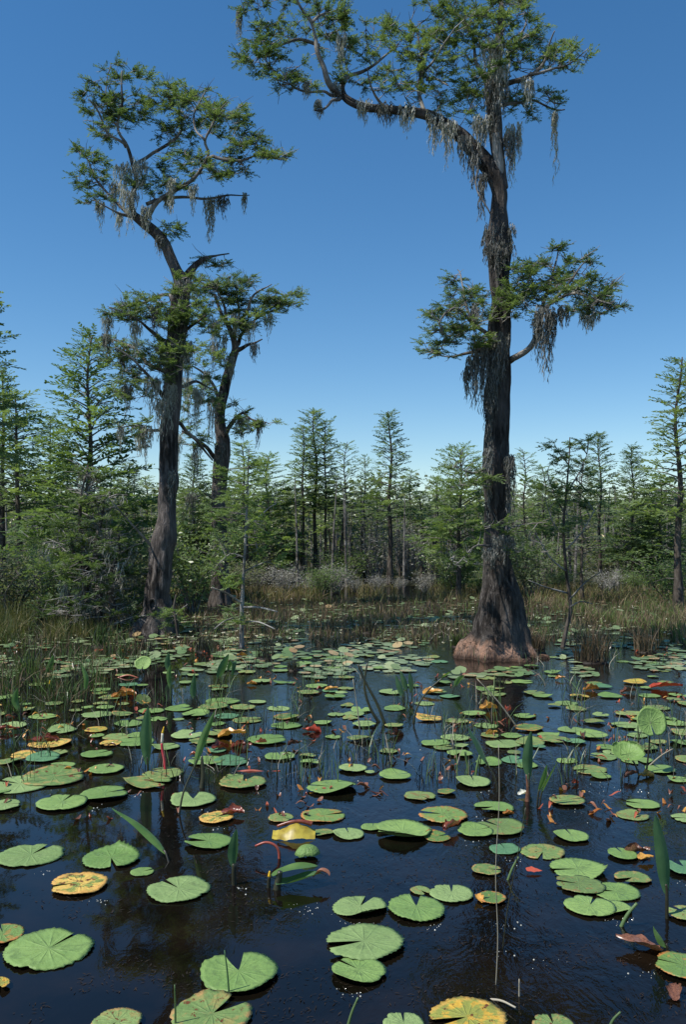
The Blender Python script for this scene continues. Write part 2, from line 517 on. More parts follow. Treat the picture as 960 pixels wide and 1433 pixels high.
def hero_tree(root, Y, trunk_px, base_rings, limbs, clumps, moss, bark, seed, leafm, tuft=0.17, sides=36, extra_trunks=()):
    rs = random.Random(seed)
    # trunk: the traced line, carried under the water by the base rings (z, radius)
    tp, tr = px_path(trunk_px, Y)
    b0 = tp[0]
    bp = np.array([[b0[0] + dx, Y, z] for (z, r, dx) in base_rings])
    br = np.array([r for (z, r, dx) in base_rings])
    cp = np.vstack([bp, tp])
    cr = np.concatenate([br, tr])
    p = catmull(cp, 7)
    rr = catmull(np.column_stack([cr, cr, cr]), 7)[:, 0]
    rr = np.maximum(rr, 0.012)
    ztop = tp[0][2]

    def mod(i, a, q):
        k = max(0.0, 1 - q[2] / 1.3)
        f = 1 + (0.22 * k + 0.05) * (abs(math.sin(a * 4.5 + 0.6 * math.sin(q[2] * 2) + seed + 0.5 * math.sin(2 * a))) - 0.6)
        f += (0.05 + 0.05 * k * k) * noise.noise((math.cos(a) * 1.6 + seed, math.sin(a) * 1.6, q[2] * 1.2))
        kb = max(0.0, 1 - max(q[2], 0) / 0.55)
        kb = max(0.0, 1 - max(q[2], 0) / 0.8)
        f += kb * (0.11 * abs(math.sin(a * 12 + 2 * math.sin(a * 3))) - 0.07 + 0.27 * abs(math.sin(a * 5.5 + 1.3 * math.sin(2 * a + seed))) ** 0.7 - 0.18 + 0.10 * noise.noise((math.cos(a) * 4, math.sin(a) * 4, q[2] * 0.8 + seed)) + 0.06 * noise.noise((math.cos(a) * 10, math.sin(a) * 10, q[2] * 7)))
        dz = 1 - 0.9 * max(0.0, 1 - max(q[2], 0) / 0.7)
        f += dz * 0.16 * noise.noise((math.cos(a) * 1.1 + 3, math.sin(a) * 1.1 + seed, q[2] * 2.8))
        f += 0.09 * noise.noise((math.cos(a) * 5, math.sin(a) * 5 + seed, q[2] * 3.5))
        f += dz * 0.07 * noise.noise((math.cos(a) * 2 + 5, math.sin(a) * 2, q[2] * 6))
        f += dz * 0.22 * max(0, noise.noise((math.cos(a) * 1.2, math.sin(a) * 1.2 + seed * 3, q[2] * 1.7)) - 0.25)
        return f
    mb = MB()
    tube(mb, p, rr, sides, mod)
    trunk = mb.build('trunk', bark, root, smooth=True)
    nodes = [q for q in p if q[2] > 0.8]
    for (pts, e1, bm) in extra_trunks:
        lp, lr = px_path(pts, Y, 0, e1)
        lp, l2 = catmull(lp, 6), catmull(np.column_stack([lr] * 3), 6)[:, 0]
        mb = MB()
        tube(mb, lp, np.maximum(l2, 0.006), 14, lambda i, a, q: 1 + 0.16 * noise.noise((math.cos(a) * 2, math.sin(a) * 2, q[2] * 4)))
        mb.build('broken_top', bm, root, smooth=True)
        nodes += list(lp)
    for (pts, e0, e1) in limbs:
        lp, lr = px_path(pts, Y, e0, e1)
        k = 5
        lp, l2 = catmull(lp, k), catmull(np.column_stack([lr] * 3), k)[:, 0]
        jit = np.array([[noise.noise(Vector(q) * 2.3 + Vector((9, 0, 0))), noise.noise(Vector(q) * 2.3), noise.noise(Vector(q) * 2.3 + Vector((0, 7, 0)))] for q in lp]) * 0.085
        jit[0] = 0
        lp = lp + jit
        l2 = l2 * np.linspace(0.95, 0.6, len(l2))
        mb = MB()
        tube(mb, lp, np.maximum(l2, 0.005), 8, lambda i, a, q: 1 + 0.2 * noise.noise((math.cos(a) * 2, math.sin(a) * 2, q[2] * 6 + q[0] * 5)))
        mb.build('limb', M['twig'] if max(lr) < 0.05 else bark, root, smooth=True)
        nodes += list(lp)
    nodes = np.array(nodes)
    for (cx, cy, rx, ry, n, off) in clumps:
        fb, tb = MB(), MB()
        tg = []
        for _ in range(int(n * 0.84)):
            while True:
                a, b, c = rs.uniform(-1, 1), rs.uniform(-1, 1), rs.uniform(-1, 1)
                if a * a + b * b + c * c < 1:
                    break
            dY = off + c * rx / F * Y * 0.8
            tg.append(list(P(cx + a * rx * 1.08, cy + b * ry * 1.08, Y + dY)))
        tg = np.array(tg)
        loc = nodes.copy()
        d0 = np.array([np.min(np.linalg.norm(loc - q, axis=1)) for q in tg])
        for i in np.argsort(d0):
            q = tg[i]
            dist = np.linalg.norm(loc - q, axis=1) + np.maximum(0, loc[:, 2] - q[2]) * 0.6
            j = int(np.argmin(dist))
            a = loc[j]
            d = q - a
            L = np.linalg.norm(d)
            mid = a + d * 0.5 + np.array([rs.uniform(-1, 1), rs.uniform(-1, 1), rs.uniform(-0.3, 0.8)]) * L * 0.12
            if L > 0.02:
                tube(tb, [a, mid, q], [0.005 + 0.006 * min(L, 1.0), 0.004 + 0.003 * min(L, 1), 0.003], 4, cap=False)
                loc = np.vstack([loc, [mid], [q]])
            dd = d / (L + 1e-6)
            add_tuft(fb, q, dd, tuft * rs.uniform(0.8, 1.25), rs, rs.randint(5, 8))
            if L > 0.25 and rs.random() < 0.8:
                add_tuft(fb, mid, dd, tuft * 0.8, rs, 3)
        for _ in range(int(n * 1.9)):
            a = loc[rs.randrange(len(nodes), len(loc))] if len(loc) > len(nodes) else loc[-1]
            q = a
            d = np.array([rs.uniform(-1, 1), rs.uniform(-1, 1), rs.uniform(-0.5, 0.9)])
            pts = [q]
            for _k in range(3):
                q = q + d * rs.uniform(0.03, 0.07) * tuft / 0.16
                d = d + np.array([rs.uniform(-1, 1), rs.uniform(-1, 1), rs.uniform(-0.6, 0.6)]) * 0.5
                pts.append(q)
            tube(tb, pts, [0.0065, 0.005, 0.004, 0.002], 3, cap=False)
        fo = fb.build('foliage', leafm, root)
        tb.build('twigs', M['twig_fine'], fo, smooth=True)
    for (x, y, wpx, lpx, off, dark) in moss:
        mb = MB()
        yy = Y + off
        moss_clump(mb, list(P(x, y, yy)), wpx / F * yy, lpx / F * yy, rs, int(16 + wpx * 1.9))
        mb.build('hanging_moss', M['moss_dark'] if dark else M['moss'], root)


# right cypress -------------------------------------------------------
YR = 10.75
rb = W(696, 918)
rt = empty('cypress_tree', (P(696, 900, YR).x, YR, 0), 'tallest old cypress, orange flared foot in the water, one crooked limb reaching left', 'tree', 'old mossy cypresses')
trunkR = [(700, 838, 54), (697, 800, 41), (696, 760, 36), (695, 700, 34), (695, 640, 35), (697, 580, 33), (698, 520, 33), (699, 470, 31),
          (701, 425, 27), (700, 395, 26), (700, 370, 28), (698, 340, 32), (698, 318, 27), (699, 290, 22), (699, 268, 21), (693, 247, 23),
          (679, 227, 23), (661, 206, 21), (645, 189, 18), (621, 173, 16), (598, 161, 14), (568, 156, 12), (538, 153, 11), (510, 150, 11), (490, 142, 11), (478, 132, 9)]
ringsR = [(-0.2, 0.70, -0.03), (-0.05, 0.60, -0.03), (0.0, 0.545, -0.03), (0.05, 0.485, -0.03), (0.11, 0.425, -0.02), (0.18, 0.378, -0.01), (0.26, 0.342, 0.0), (0.35, 0.315, 0.0), (0.45, 0.292, 0.0), (0.58, 0.262, 0.0)]
limbsR = [
    ([(490, 142, 9), (481, 124, 8), (489, 105, 7), (506, 97, 6), (530, 86, 5), (546, 74, 4), (556, 60, 3)], 0, 0.5),
    ([(480, 133, 9), (462, 118, 9), (456, 98, 8), (449, 76, 8), (446, 55, 7), (437, 30, 6), (420, 8, 5), (408, -15, 4)], 0, -0.3),
    ([(447, 64, 6), (428, 58, 5), (400, 62, 4), (378, 68, 4), (362, 76, 3)], 0, -0.5),
    ([(480, 134, 6), (460, 143, 5), (448, 152, 4), (438, 158, 3)], 0, -0.5),
    ([(470, 134, 5), (445, 132, 4), (425, 124, 4), (408, 114, 3), (388, 104, 2)], 0, -0.8),
    ([(437, 30, 4), (452, 20, 4), (470, 12, 3), (490, -4, 3)], -0.2, 0.4),
    ([(593, 158, 7), (590, 130, 6), (594, 96, 6), (592, 70, 5), (584, 52, 4), (570, 30, 3)], 0, 0.3),
    ([(594, 100, 4), (610, 84, 4), (622, 60, 3), (632, 40, 3)], 0.1, -0.4),
    ([(598, 112, 4), (615, 112, 4), (628, 120, 3)], 0, -0.3),
    ([(540, 152, 5), (530, 130, 4), (520, 112, 3), (512, 92, 2)], 0, -0.4),
    ([(690, 150, 9), (680, 118, 8), (672, 82, 6), (660, 54, 5), (648, 18, 4)], 0, 0.6),
    ([(694, 122, 9), (720, 112, 8), (742, 102, 7), (758, 86, 5), (768, 66, 4), (776, 50, 3)], 0, -0.5),
    ([(742, 103, 5), (770, 99, 4), (798, 88, 3), (824, 68, 2)], -0.3, -0.3),
    ([(694, 150, 6), (726, 142, 5), (756, 150, 4), (788, 158, 3)], 0, 0.7),
    ([(697, 80, 6), (712, 60, 5), (730, 44, 4), (742, 22, 3)], 0, 0.5),
    ([(660, 204, 5), (664, 235, 4), (668, 265, 3), (682, 296, 3)], -0.1, -0.3),
    ([(712, 506, 10), (735, 492, 9), (749, 472, 8), (757, 446, 7), (772, 424, 6), (800, 412, 5), (832, 420, 4), (858, 430, 3)], 0, -0.9),
    ([(757, 446, 6), (762, 412, 5), (772, 382, 4), (780, 352, 3)], -0.4, 0.3),
    ([(772, 424, 5), (795, 395, 4), (815, 372, 3), (826, 362, 2)], -0.5, -0.6),
    ([(704, 440, 7), (730, 408, 6), (752, 398, 4), (772, 390, 3)], 0, 0.8),
    ([(692, 475, 7), (664, 452, 6), (640, 438, 5), (614, 452, 3)], 0, -0.7),
    ([(690, 488, 6), (655, 492, 5), (626, 500, 3), (603, 494, 2)], 0, 0.4),
    ([(664, 452, 5), (655, 420, 4), (648, 400, 3), (638, 382, 2)], -0.3, 0.4),
    ([(690, 640, 5), (662, 660, 4), (640, 650, 2)], 0, -0.5),
    ([(708, 655, 6), (718, 640, 5), (716, 690, 4), (713, 730, 3)], -0.1, -0.2),
    ([(690, 760, 4), (660, 770, 3), (640, 790, 2)], 0, -0.8),
    ([(700, 745, 4), (735, 735, 3), (768, 730, 2)], 0, -0.6),
]
extraR = [([(704, 264, 15), (700, 238, 17), (696, 205, 18), (693, 172, 20), (690, 135, 21), (692, 102, 19), (697, 72, 14), (700, 40, 10), (702, 5, 7), (700, -35, 4)], 0.05, M['bark_left']),
          ([(702, 256, 9), (699, 232, 13), (696, 206, 13), (694, 186, 9)], -0.13, M['bark_sunlit'])]  # front sliver; sunlight on the trunk is put into its pale bark colour
clumpsR = [(365, 78, 34, 26, 34, -0.4), (395, 45, 40, 30, 26, -0.2), (410, 110, 34, 22, 24, -0.5), (352, 5, 24, 14, 10, -0.3), (440, 15, 50, 28, 30, 0), (490, 60, 50, 36, 40, 0.2), (520, 110, 44, 24, 26, 0),
           (545, 50, 28, 26, 20, 0.3), (592, 72, 40, 36, 42, 0), (578, 128, 40, 20, 22, 0), (640, 70, 46, 50, 60, 0.2), (690, 20, 62, 36, 70, 0), (660, 140, 50, 34, 44, 0.2),
           (750, 62, 44, 40, 46, 0), (795, 82, 36, 22, 26, -0.2), (745, 145, 46, 22, 30, 0.3), (700, 90, 40, 40, 30, -0.2), (620, 15, 40, 26, 24, 0.2),
           (735, 400, 34, 28, 46, -0.3), (770, 385, 40, 30, 56, 0), (815, 410, 48, 28, 70, -0.5), (845, 428, 28, 16, 26, -0.7), (780, 352, 14, 10, 7, 0.1), (822, 366, 14, 8, 6, -0.5),
           (715, 432, 44, 22, 34, -0.3), (655, 425, 36, 24, 40, 0), (628, 450, 34, 22, 40, -0.4), (615, 488, 26, 16, 20, -0.3), (660, 470, 32, 20, 26, -0.3), (636, 390, 14, 10, 7, 0.3),
           (655, 665, 34, 24, 24, -0.4), (700, 735, 40, 14, 12, -0.5), (650, 780, 26, 12, 10, -0.6), (745, 770, 30, 14, 12, -0.5)]
mossR = [(608, 160, 20, 46, 0, 0), (628, 172, 24, 52, -0.1, 0), (570, 152, 24, 30, 0, 0), (540, 150, 26, 24, 0, 1), (510, 145, 18, 24, 0, 0), (650, 196, 18, 40, -0.1, 1), (664, 215, 14, 50, -0.1, 1),
         (676, 245, 10, 62, -0.2, 1), (720, 178, 22, 64, 0.1, 0), (715, 190, 18, 54, -0.1, 1), (674, 168, 26, 52, -0.1, 0), (695, 120, 34, 70, -0.15, 1), (690, 60, 30, 74, -0.1, 0), (700, 90, 26, 60, -0.2, 0),
         (590, 84, 10, 44, 0, 1), (478, 50, 14, 46, 0, 0), (470, 118, 12, 26, 0, 0), (430, 116, 10, 22, -0.4, 0), (778, 157, 6, 84, 0.63, 0), (740, 112, 14, 34, -0.3, 0),
         (446, 142, 8, 24, -0.3, 0), (762, 432, 26, 96, -0.5, 1), (772, 440, 14, 84, -0.4, 1), (754, 450, 12, 56, -0.4, 1), (790, 430, 14, 40, -0.5, 1), (825, 440, 24, 20, -0.6, 0),
         (680, 480, 42, 86, -0.15, 1), (668, 500, 26, 64, -0.2, 1), (655, 515, 12, 40, -0.2, 1), (690, 492, 30, 90, -0.25, 1), (700, 470, 26, 60, -0.3, 1), (664, 430, 12, 40, -0.2, 1),
         (698, 322, 42, 44, 0, 1), (698, 345, 38, 40, -0.15, 1), (684, 560, 10, 80, -0.2, 1), (713, 640, 14, 110, -0.2, 1), (685, 630, 12, 90, -0.25, 1), (335, 12, 5, 56, -0.2, 0), (704, 752, 30, 34, -0.3, 1), (686, 770, 18, 26, -0.35, 1)]
hero_tree(rt, YR, trunkR, ringsR, limbsR, clumpsR, mossR, M['bark_right'], 4, M['leaf'], 0.155, 96, extraR)

# left cypress ---------------------------------------------------------
YL = 13.2
lt = empty('cypress_tree', (P(216, 880, YL).x, YL, 0), 'tall leaning old cypress with a hollow in its grey foot, left of the narrower cypress', 'tree', 'old mossy cypresses')
trunkL = [(220, 838, 36), (223, 800, 32), (226, 772, 31), (231, 750, 33), (233, 724, 24), (232, 700, 22), (236, 674, 26), (235, 650, 25), (237, 600, 25), (240, 560, 24), (243, 510, 25), (248, 460, 27),
          (251, 420, 26), (253, 396, 22), (246, 378, 16), (238, 360, 15), (230, 341, 15), (217, 325, 15), (201, 312, 14), (188, 302, 11)]
ringsL = [(-0.2, 0.40, -0.05), (-0.02, 0.385, -0.05), (0.08, 0.345, -0.03), (0.2, 0.285, 0.0), (0.36, 0.23, 0.01)]
limbsL = [
    ([(190, 304, 9), (184, 272, 8), (190, 236, 7), (176, 206, 6), (166, 180, 5), (172, 132, 4), (174, 96, 3)], 0, -0.4),
    ([(176, 206, 5), (155, 188, 4), (138, 160, 4), (124, 140, 2)], -0.2, -0.6),
    ([(166, 178, 4), (150, 158, 3), (146, 120, 2), (152, 92, 2)], -0.2, 0.3),
    ([(189, 232, 6), (212, 214, 5), (240, 200, 5), (254, 176, 4), (250, 150, 3), (240, 122, 2)], 0, 0.5),
    ([(200, 308, 8), (232, 275, 7), (268, 252, 6), (288, 222, 5), (286, 196, 5), (300, 168, 4), (318, 146, 2)], 0, -0.5),
    ([(286, 196, 4), (270, 170, 3), (278, 145, 3), (292, 124, 2)], -0.4, 0.1),
    ([(289, 222, 5), (330, 226, 4), (366, 216, 3), (398, 220, 2)], -0.3, -0.9),
    ([(204, 286, 6), (258, 278, 5), (300, 276, 4), (346, 272, 2)], 0, 0.6),
    ([(188, 302, 6), (166, 288, 5), (140, 256, 4), (122, 228, 3), (106, 212, 2)], 0, 0.5),
    ([(188, 304, 5), (160, 294, 4), (130, 280, 2)], 0, -0.6),
    ([(256, 396, 16), (270, 376, 12), (286, 362, 7), (304, 356, 4), (322, 352, 3)], 0, 0.4),
    ([(242, 480, 7), (214, 466, 6), (190, 446, 4), (150, 430, 3)], 0, -0.9),
    ([(238, 524, 7), (204, 502, 6), (172, 482, 4), (142, 480, 3)], 0, 0.5),
    ([(234, 560, 8), (216, 534, 6), (190, 502, 4), (160, 486, 3)], 0, -0.5),
    ([(252, 470, 6), (272, 452, 5), (292, 440, 3)], 0, -0.6),
    ([(248, 540, 6), (272, 530, 5), (300, 545, 3)], 0, 0.6),
    ([(228, 602, 5), (196, 598, 4), (166, 600, 2)], 0, -0.6),
    ([(246, 590, 6), (272, 612, 6), (296, 640, 4)], 0, 0.8),
    ([(217, 770, 5), (196, 748, 4), (172, 722, 3), (156, 700, 2)], 0, -0.6),
    ([(240, 420, 6), (215, 416, 5), (180, 432, 3)], 0, 0.6),
]
clumpsL = [(150, 165, 36, 30, 46, -0.2), (140, 130, 30, 20, 20, -0.3), (164, 102, 22, 14, 12, 0), (200, 104, 12, 8, 5, 0.1), (185, 150, 26, 26, 20, 0), (235, 145, 34, 28, 44, 0.2), (280, 150, 34, 26, 46, 0),
           (318, 165, 28, 28, 34, -0.3), (335, 200, 32, 24, 32, -0.5), (386, 218, 20, 10, 16, -0.8), (300, 235, 44, 18, 34, -0.3), (255, 185, 34, 22, 26, 0.3), (225, 260, 44, 18, 30, 0),
           (128, 240, 26, 28, 28, 0.3), (112, 215, 12, 8, 6, 0.4), (132, 280, 22, 14, 12, 0), (240, 322, 16, 14, 9, -0.1), (300, 362, 26, 14, 14, 0.3), (250, 225, 36, 20, 20, 0),
           (165, 438, 30, 14, 24, -0.6), (205, 430, 34, 20, 34, -0.2), (240, 440, 34, 26, 36, -0.4), (165, 490, 36, 22, 36, 0.1), (200, 515, 34, 28, 38, -0.3), (235, 500, 34, 30, 36, -0.5),
           (180, 545, 34, 16, 20, -0.2), (285, 445, 26, 22, 22, -0.4), (285, 545, 26, 20, 16, 0.4), (255, 400, 26, 16, 14, -0.3), (190, 600, 26, 12, 8, -0.4)]
mossL = [(240, 250, 12, 40, -0.3, 0), (270, 262, 12, 34, -0.2, 0), (205, 290, 14, 40, -0.2, 0), (150, 445, 12, 36, -0.4, 0), (190, 452, 14, 44, -0.5, 0), (262, 480, 16, 60, -0.3, 0), (276, 545, 14, 50, 0.2, 0), (225, 560, 14, 60, -0.3, 0), (240, 660, 8, 40, -0.2, 1), (218, 430, 14, 50, -0.4, 1), (256, 430, 22, 60, -0.25, 1), (172, 232, 20, 56, -0.1, 0), (196, 226, 18, 50, -0.2, 0), (160, 258, 16, 44, 0.2, 0), (182, 268, 22, 54, -0.2, 0), (140, 284, 10, 34, 0.1, 0), (295, 278, 20, 50, 0.4, 0), (312, 276, 16, 26, 0.5, 1),
         (342, 272, 6, 22, 0.5, 0), (236, 276, 12, 26, 0.2, 0), (224, 332, 10, 30, -0.2, 1), (172, 490, 16, 50, 0.1, 1), (178, 540, 14, 40, -0.2, 1), (150, 470, 12, 30, -0.3, 1), (204, 598, 18, 46, -0.3, 0),
         (258, 395, 26, 50, -0.1, 1), (232, 480, 20, 60, -0.3, 1), (214, 530, 22, 54, -0.2, 0), (248, 455, 24, 60, -0.25, 1), (196, 606, 10, 30, -0.3, 0), (170, 600, 10, 26, -0.5, 0), (166, 300, 8, 26, -0.2, 0), (238, 540, 16, 60, -0.2, 0)]
hero_tree(lt, YL, trunkL, ringsL, limbsL, clumpsL, mossL, M['bark_left'], 9, M['leaf'], 0.185, 36)
# the hollow in its foot: a dark recess with a raised lip
mb = MB()
hc = P(213, 846, YL - 0.245)
th = np.linspace(0, 2 * math.pi, 15)[:-1]
ring = [np.array(hc) + np.array([math.cos(a) * 0.045, 0.01 * math.cos(2 * a), math.sin(a) * 0.085]) for a in th]
tube(mb, ring + [ring[0]], [0.018] * 15, 6, cap=False)
lip = mb.build('hollow_lip', M['bark_left'], lt, smooth=True)
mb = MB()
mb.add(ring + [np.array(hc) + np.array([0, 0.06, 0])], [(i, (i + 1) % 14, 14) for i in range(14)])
mb.build('hollow', M['debris'], lip)  # near-black colour stands for the shade inside the hollow

# narrower cypress behind ------------------------------------------------
YM = 18.5
mt = empty('cypress_tree', (P(308, 830, YM).x, YM, 0), 'narrower old cypress with a forked top, right of the leaning hollow cypress', 'tree', 'old mossy cypresses')
trunkM = [(308, 815, 24), (308, 760, 21), (305, 700, 20), (309, 650, 22), (312, 620, 19), (307, 585, 14), (314, 545, 14), (324, 505, 12), (329, 486, 9), (322, 462, 7), (310, 440, 5), (300, 412, 4)]
ringsM = [(-0.2, 0.26, 0.0), (0.05, 0.25, 0.0), (0.25, 0.21, 0.0)]
limbsM = [
    ([(328, 490, 8), (346, 482, 6), (358, 480, 4), (368, 475, 3)], 0, -0.4),
    ([(329, 486, 7), (345, 460, 5), (368, 440, 4), (400, 425, 3)], 0, 0.6),
    ([(326, 470, 6), (345, 430, 5), (360, 405, 3), (380, 400, 2)], 0, -0.6),
    ([(318, 455, 5), (310, 420, 4), (298, 395, 2)], 0, -0.7),
    ([(326, 470, 5), (335, 430, 4), (330, 395, 2)], 0, 0.5),
    ([(314, 618, 9), (322, 596, 7), (340, 575, 5), (360, 588, 4), (378, 594, 2)], 0, -0.6),
    ([(300, 640, 7), (280, 618, 6), (256, 606, 4)], 0, -0.8),
    ([(306, 560, 6), (290, 530, 5), (270, 512, 3)], 0, -0.5),
    ([(304, 700, 5), (285, 690, 4), (262, 700, 2)], 0, -0.6),
    ([(312, 740, 5), (335, 725, 4), (352, 735, 2)], 0, -0.6),
]
clumpsM = [(300, 410, 34, 24, 40, -0.2), (340, 405, 36, 22, 44, 0), (385, 420, 34, 18, 40, 0.3), (410, 415, 14, 8, 8, 0.5), (355, 440, 34, 22, 32, 0), (310, 445, 34, 26, 30, -0.3), (285, 400, 20, 16, 16, -0.5), (335, 465, 20, 16, 14, 0),
           (290, 500, 30, 26, 22, -0.4), (275, 560, 26, 26, 22, -0.6), (350, 590, 26, 18, 20, -0.4), (320, 580, 20, 18, 10, -0.3), (265, 610, 24, 22, 18, -0.6), (340, 725, 30, 20, 16, -0.6), (275, 700, 28, 18, 16, -0.6), (372, 592, 14, 8, 6, -0.5)]
mossM = [(330, 440, 12, 36, -0.3, 0), (350, 450, 14, 40, -0.2, 0), (375, 440, 12, 36, 0.1, 0), (300, 450, 14, 50, -0.4, 0), (262, 530, 14, 60, -0.6, 0), (296, 560, 12, 60, -0.4, 0), (308, 620, 14, 60, -0.35, 1), (356, 482, 14, 26, -0.3, 1), (300, 480, 12, 40, -0.3, 1), (286, 520, 14, 40, -0.4, 0), (340, 585, 16, 30, -0.4, 1), (362, 590, 14, 32, -0.5, 1), (275, 620, 14, 60, -0.6, 1), (312, 470, 12, 40, -0.2, 0), (268, 690, 16, 40, -0.6, 1), (250, 610, 12, 50, -0.7, 0), (322, 500, 12, 40, -0.2, 0)]
hero_tree(mt, YM, trunkM, ringsM, limbsM, clumpsM, mossM, M['bark_left'], 21, M['leaf_mid'], 0.24, 28)


# ------------------------------------------------------------------ slender trees of the treeline
def conifer(h, rad, crown0, nb, seed, leafm, prof=0.9, tr=0.07, lean=0.0, spray=0.42, dens=1.0, bark=None, dead=0.25, droop=0.0, mossy=0):
    """Empty at origin with trunk, limbs, foliage (and hanging_moss) parts."""
    rs = random.Random(seed)
    root = empty('slender_cypress', (0, 0, 0), 'x', 'tree')
    n = 12
    tp = np.array([[lean * (i / n) ** 1.5 + 0.06 * math.sin(i * 0.9 + seed) * (i / n), 0.05 * math.cos(i * 1.1 + seed) * (i / n), h * i / n] for i in range(n + 1)])
    tp[0][2] = -0.15
    rr = np.array([tr * (1 - 0.85 * i / n) * (1.5 if i == 0 else 1.15 if i == 1 else 1) for i in range(n + 1)])
    mb = MB()
    tube(mb, catmull(tp, 3), catmull(np.column_stack([rr] * 3), 3)[:, 0], 9, lambda i, a, q: 1 + 0.2 * noise.noise((math.cos(a) * 2 + seed, math.sin(a) * 2, q[2] * 2)))
    mb.build('trunk', bark or M['bark_far'], root, smooth=True)
    lb, fb = MB(), MB()
    tube(lb, tp, rr * 0.4, 4)

    def at(z):
        t = max(0, min(0.999, z / h)) * n
        i = int(t)
        return tp[i] + (tp[i + 1] - tp[i]) * (t - i)
    ga = rs.uniform(0, 6)
    for k in range(nb):
        u = (k + rs.uniform(-0.4, 0.4)) / nb
        u = max(0, min(1, u))
        z = h * (crown0 + (0.99 - crown0) * u)
        ga += 2.4 + rs.uniform(-0.5, 0.5)
        L = rad * ((1 - u) ** prof * rs.uniform(0.55, 1.15) + 0.06)
        up = 0.05 + 0.6 * u + rs.uniform(-0.15, 0.2) - droop
        b = at(z)
        d = np.array([math.cos(ga), math.sin(ga), up])
        e = b + d * L
        mid = b + d * L * 0.5 + np.array([0, 0, 0.06 * L])
        tube(lb, [b, mid, e], [0.012 + 0.01 * L, 0.009 + 0.004 * L, 0.004], 4, cap=False)
        ns = max(3, int(L / 0.135 * dens))
        side = np.array([-math.sin(ga), math.cos(ga), 0])
        for q in range(ns):
            t = 0.22 + 0.8 * (q + rs.random()) / ns
            p = b + (mid - b) * min(1, 2 * t) if t < 0.5 else mid + (e - mid) * min(1.0, 2 * t - 1)
            sg = 1 if q % 2 else -1
            dd = d * 0.6 + side * sg * rs.uniform(0.3, 1.0) + np.array([0, 0, rs.uniform(-0.25, 0.2)])
            add_spray(fb, p, dd, spray * rs.uniform(0.7, 1.25) * (0.7 + 0.5 * (1 - u)), rs, SPR_B)
        add_spray(fb, e, d, spray * 0.8 * (0.6 + 0.4 * (1 - u)), rs, SPR_B)
        if rs.random() < mossy:
            ms = MB()
            moss_clump(ms, mid, 0.12, rs.uniform(0.25, 0.6), rs, 9)
            ms.build('hanging_moss', M['moss'], root)
    for k in range(int(dead * 24)):
        z = h * rs.uniform(0.12, crown0 + 0.1)
        a = rs.uniform(0, 6.28)
        L = rad * rs.uniform(0.3, 0.8)
        b = at(z)
        e = b + np.array([math.cos(a), math.sin(a), rs.uniform(-0.15, 0.5)]) * L
        tube(lb, [b, (b + e) / 2 + np.array([0, 0, 0.05]), e], [0.012, 0.008, 0.004], 4, cap=False)
        if rs.random() < 0.5:
            add_spray(fb, e, e - b, spray * 0.6, rs, SPR_B)
    lb.build('limbs', M['twig'], root, smooth=True)
    fb.build('foliage', leafm, root)
    return root


PROTO_H = 5.0
protos = {
    'narrow': conifer(5, 0.62, 0.42, 62, 1, M['leaf_mid'], 0.7, 0.075),
    'narrow2': conifer(5, 0.75, 0.45, 54, 2, M['leaf_mid'], 0.75, 0.07, 0.15),
    'spire': conifer(5, 0.9, 0.36, 66, 3, M['leaf_mid'], 1.35, 0.085),
    'cone': conifer(5, 1.05, 0.16, 120, 4, M['leaf_mid'], 0.85, 0.085, spray=0.46, dens=1.3),
    'cone2': conifer(5, 1.2, 0.14, 110, 5, M['leaf_bright'], 0.8, 0.08, -0.1, 0.48, 1.2),
    'wide': conifer(5, 1.5, 0.3, 90, 6, M['leaf_bright'], 0.55, 0.1, 0.1, 0.5, 1.0, mossy=0.15),
    'dark': conifer(5, 0.85, 0.1, 130, 7, M['leaf_dark'], 0.8, 0.08, spray=0.42, dens=1.4),
    'sparse': conifer(5, 0.9, 0.4, 44, 8, M['leaf_mid'], 0.7, 0.06, 0.2, 0.36, 0.8, dead=0.8),
    'twiggy': conifer(5, 1.0, 0.32, 58, 10, M['leaf_dark'], 0.6, 0.06, -0.15, 0.3, 0.75, dead=1.4, mossy=0.1),
}
used = set()


def place(kind, px, topy, Y, label, group='slender cypresses along the treeline', wide=1.0, base=0.05, rz=None, name=None, cat='tree'):
    if kind in used:
        o = copy_thing(protos[kind])
    else:
        o = protos[kind]
        used.add(kind)
    x = (px - CX) / F * Y
    h = CH - (topy - HY) / F * Y
    s = h / PROTO_H
    o.location = (x, Y, base if Y > 21 else 0)
    o.scale = (s * wide, s * wide, s)
    o.rotation_euler = (0, 0, R.uniform(0, 6.28) if rz is None else rz)
    if name:
        o.name = name
    tag(o, label, cat, group)
    return o


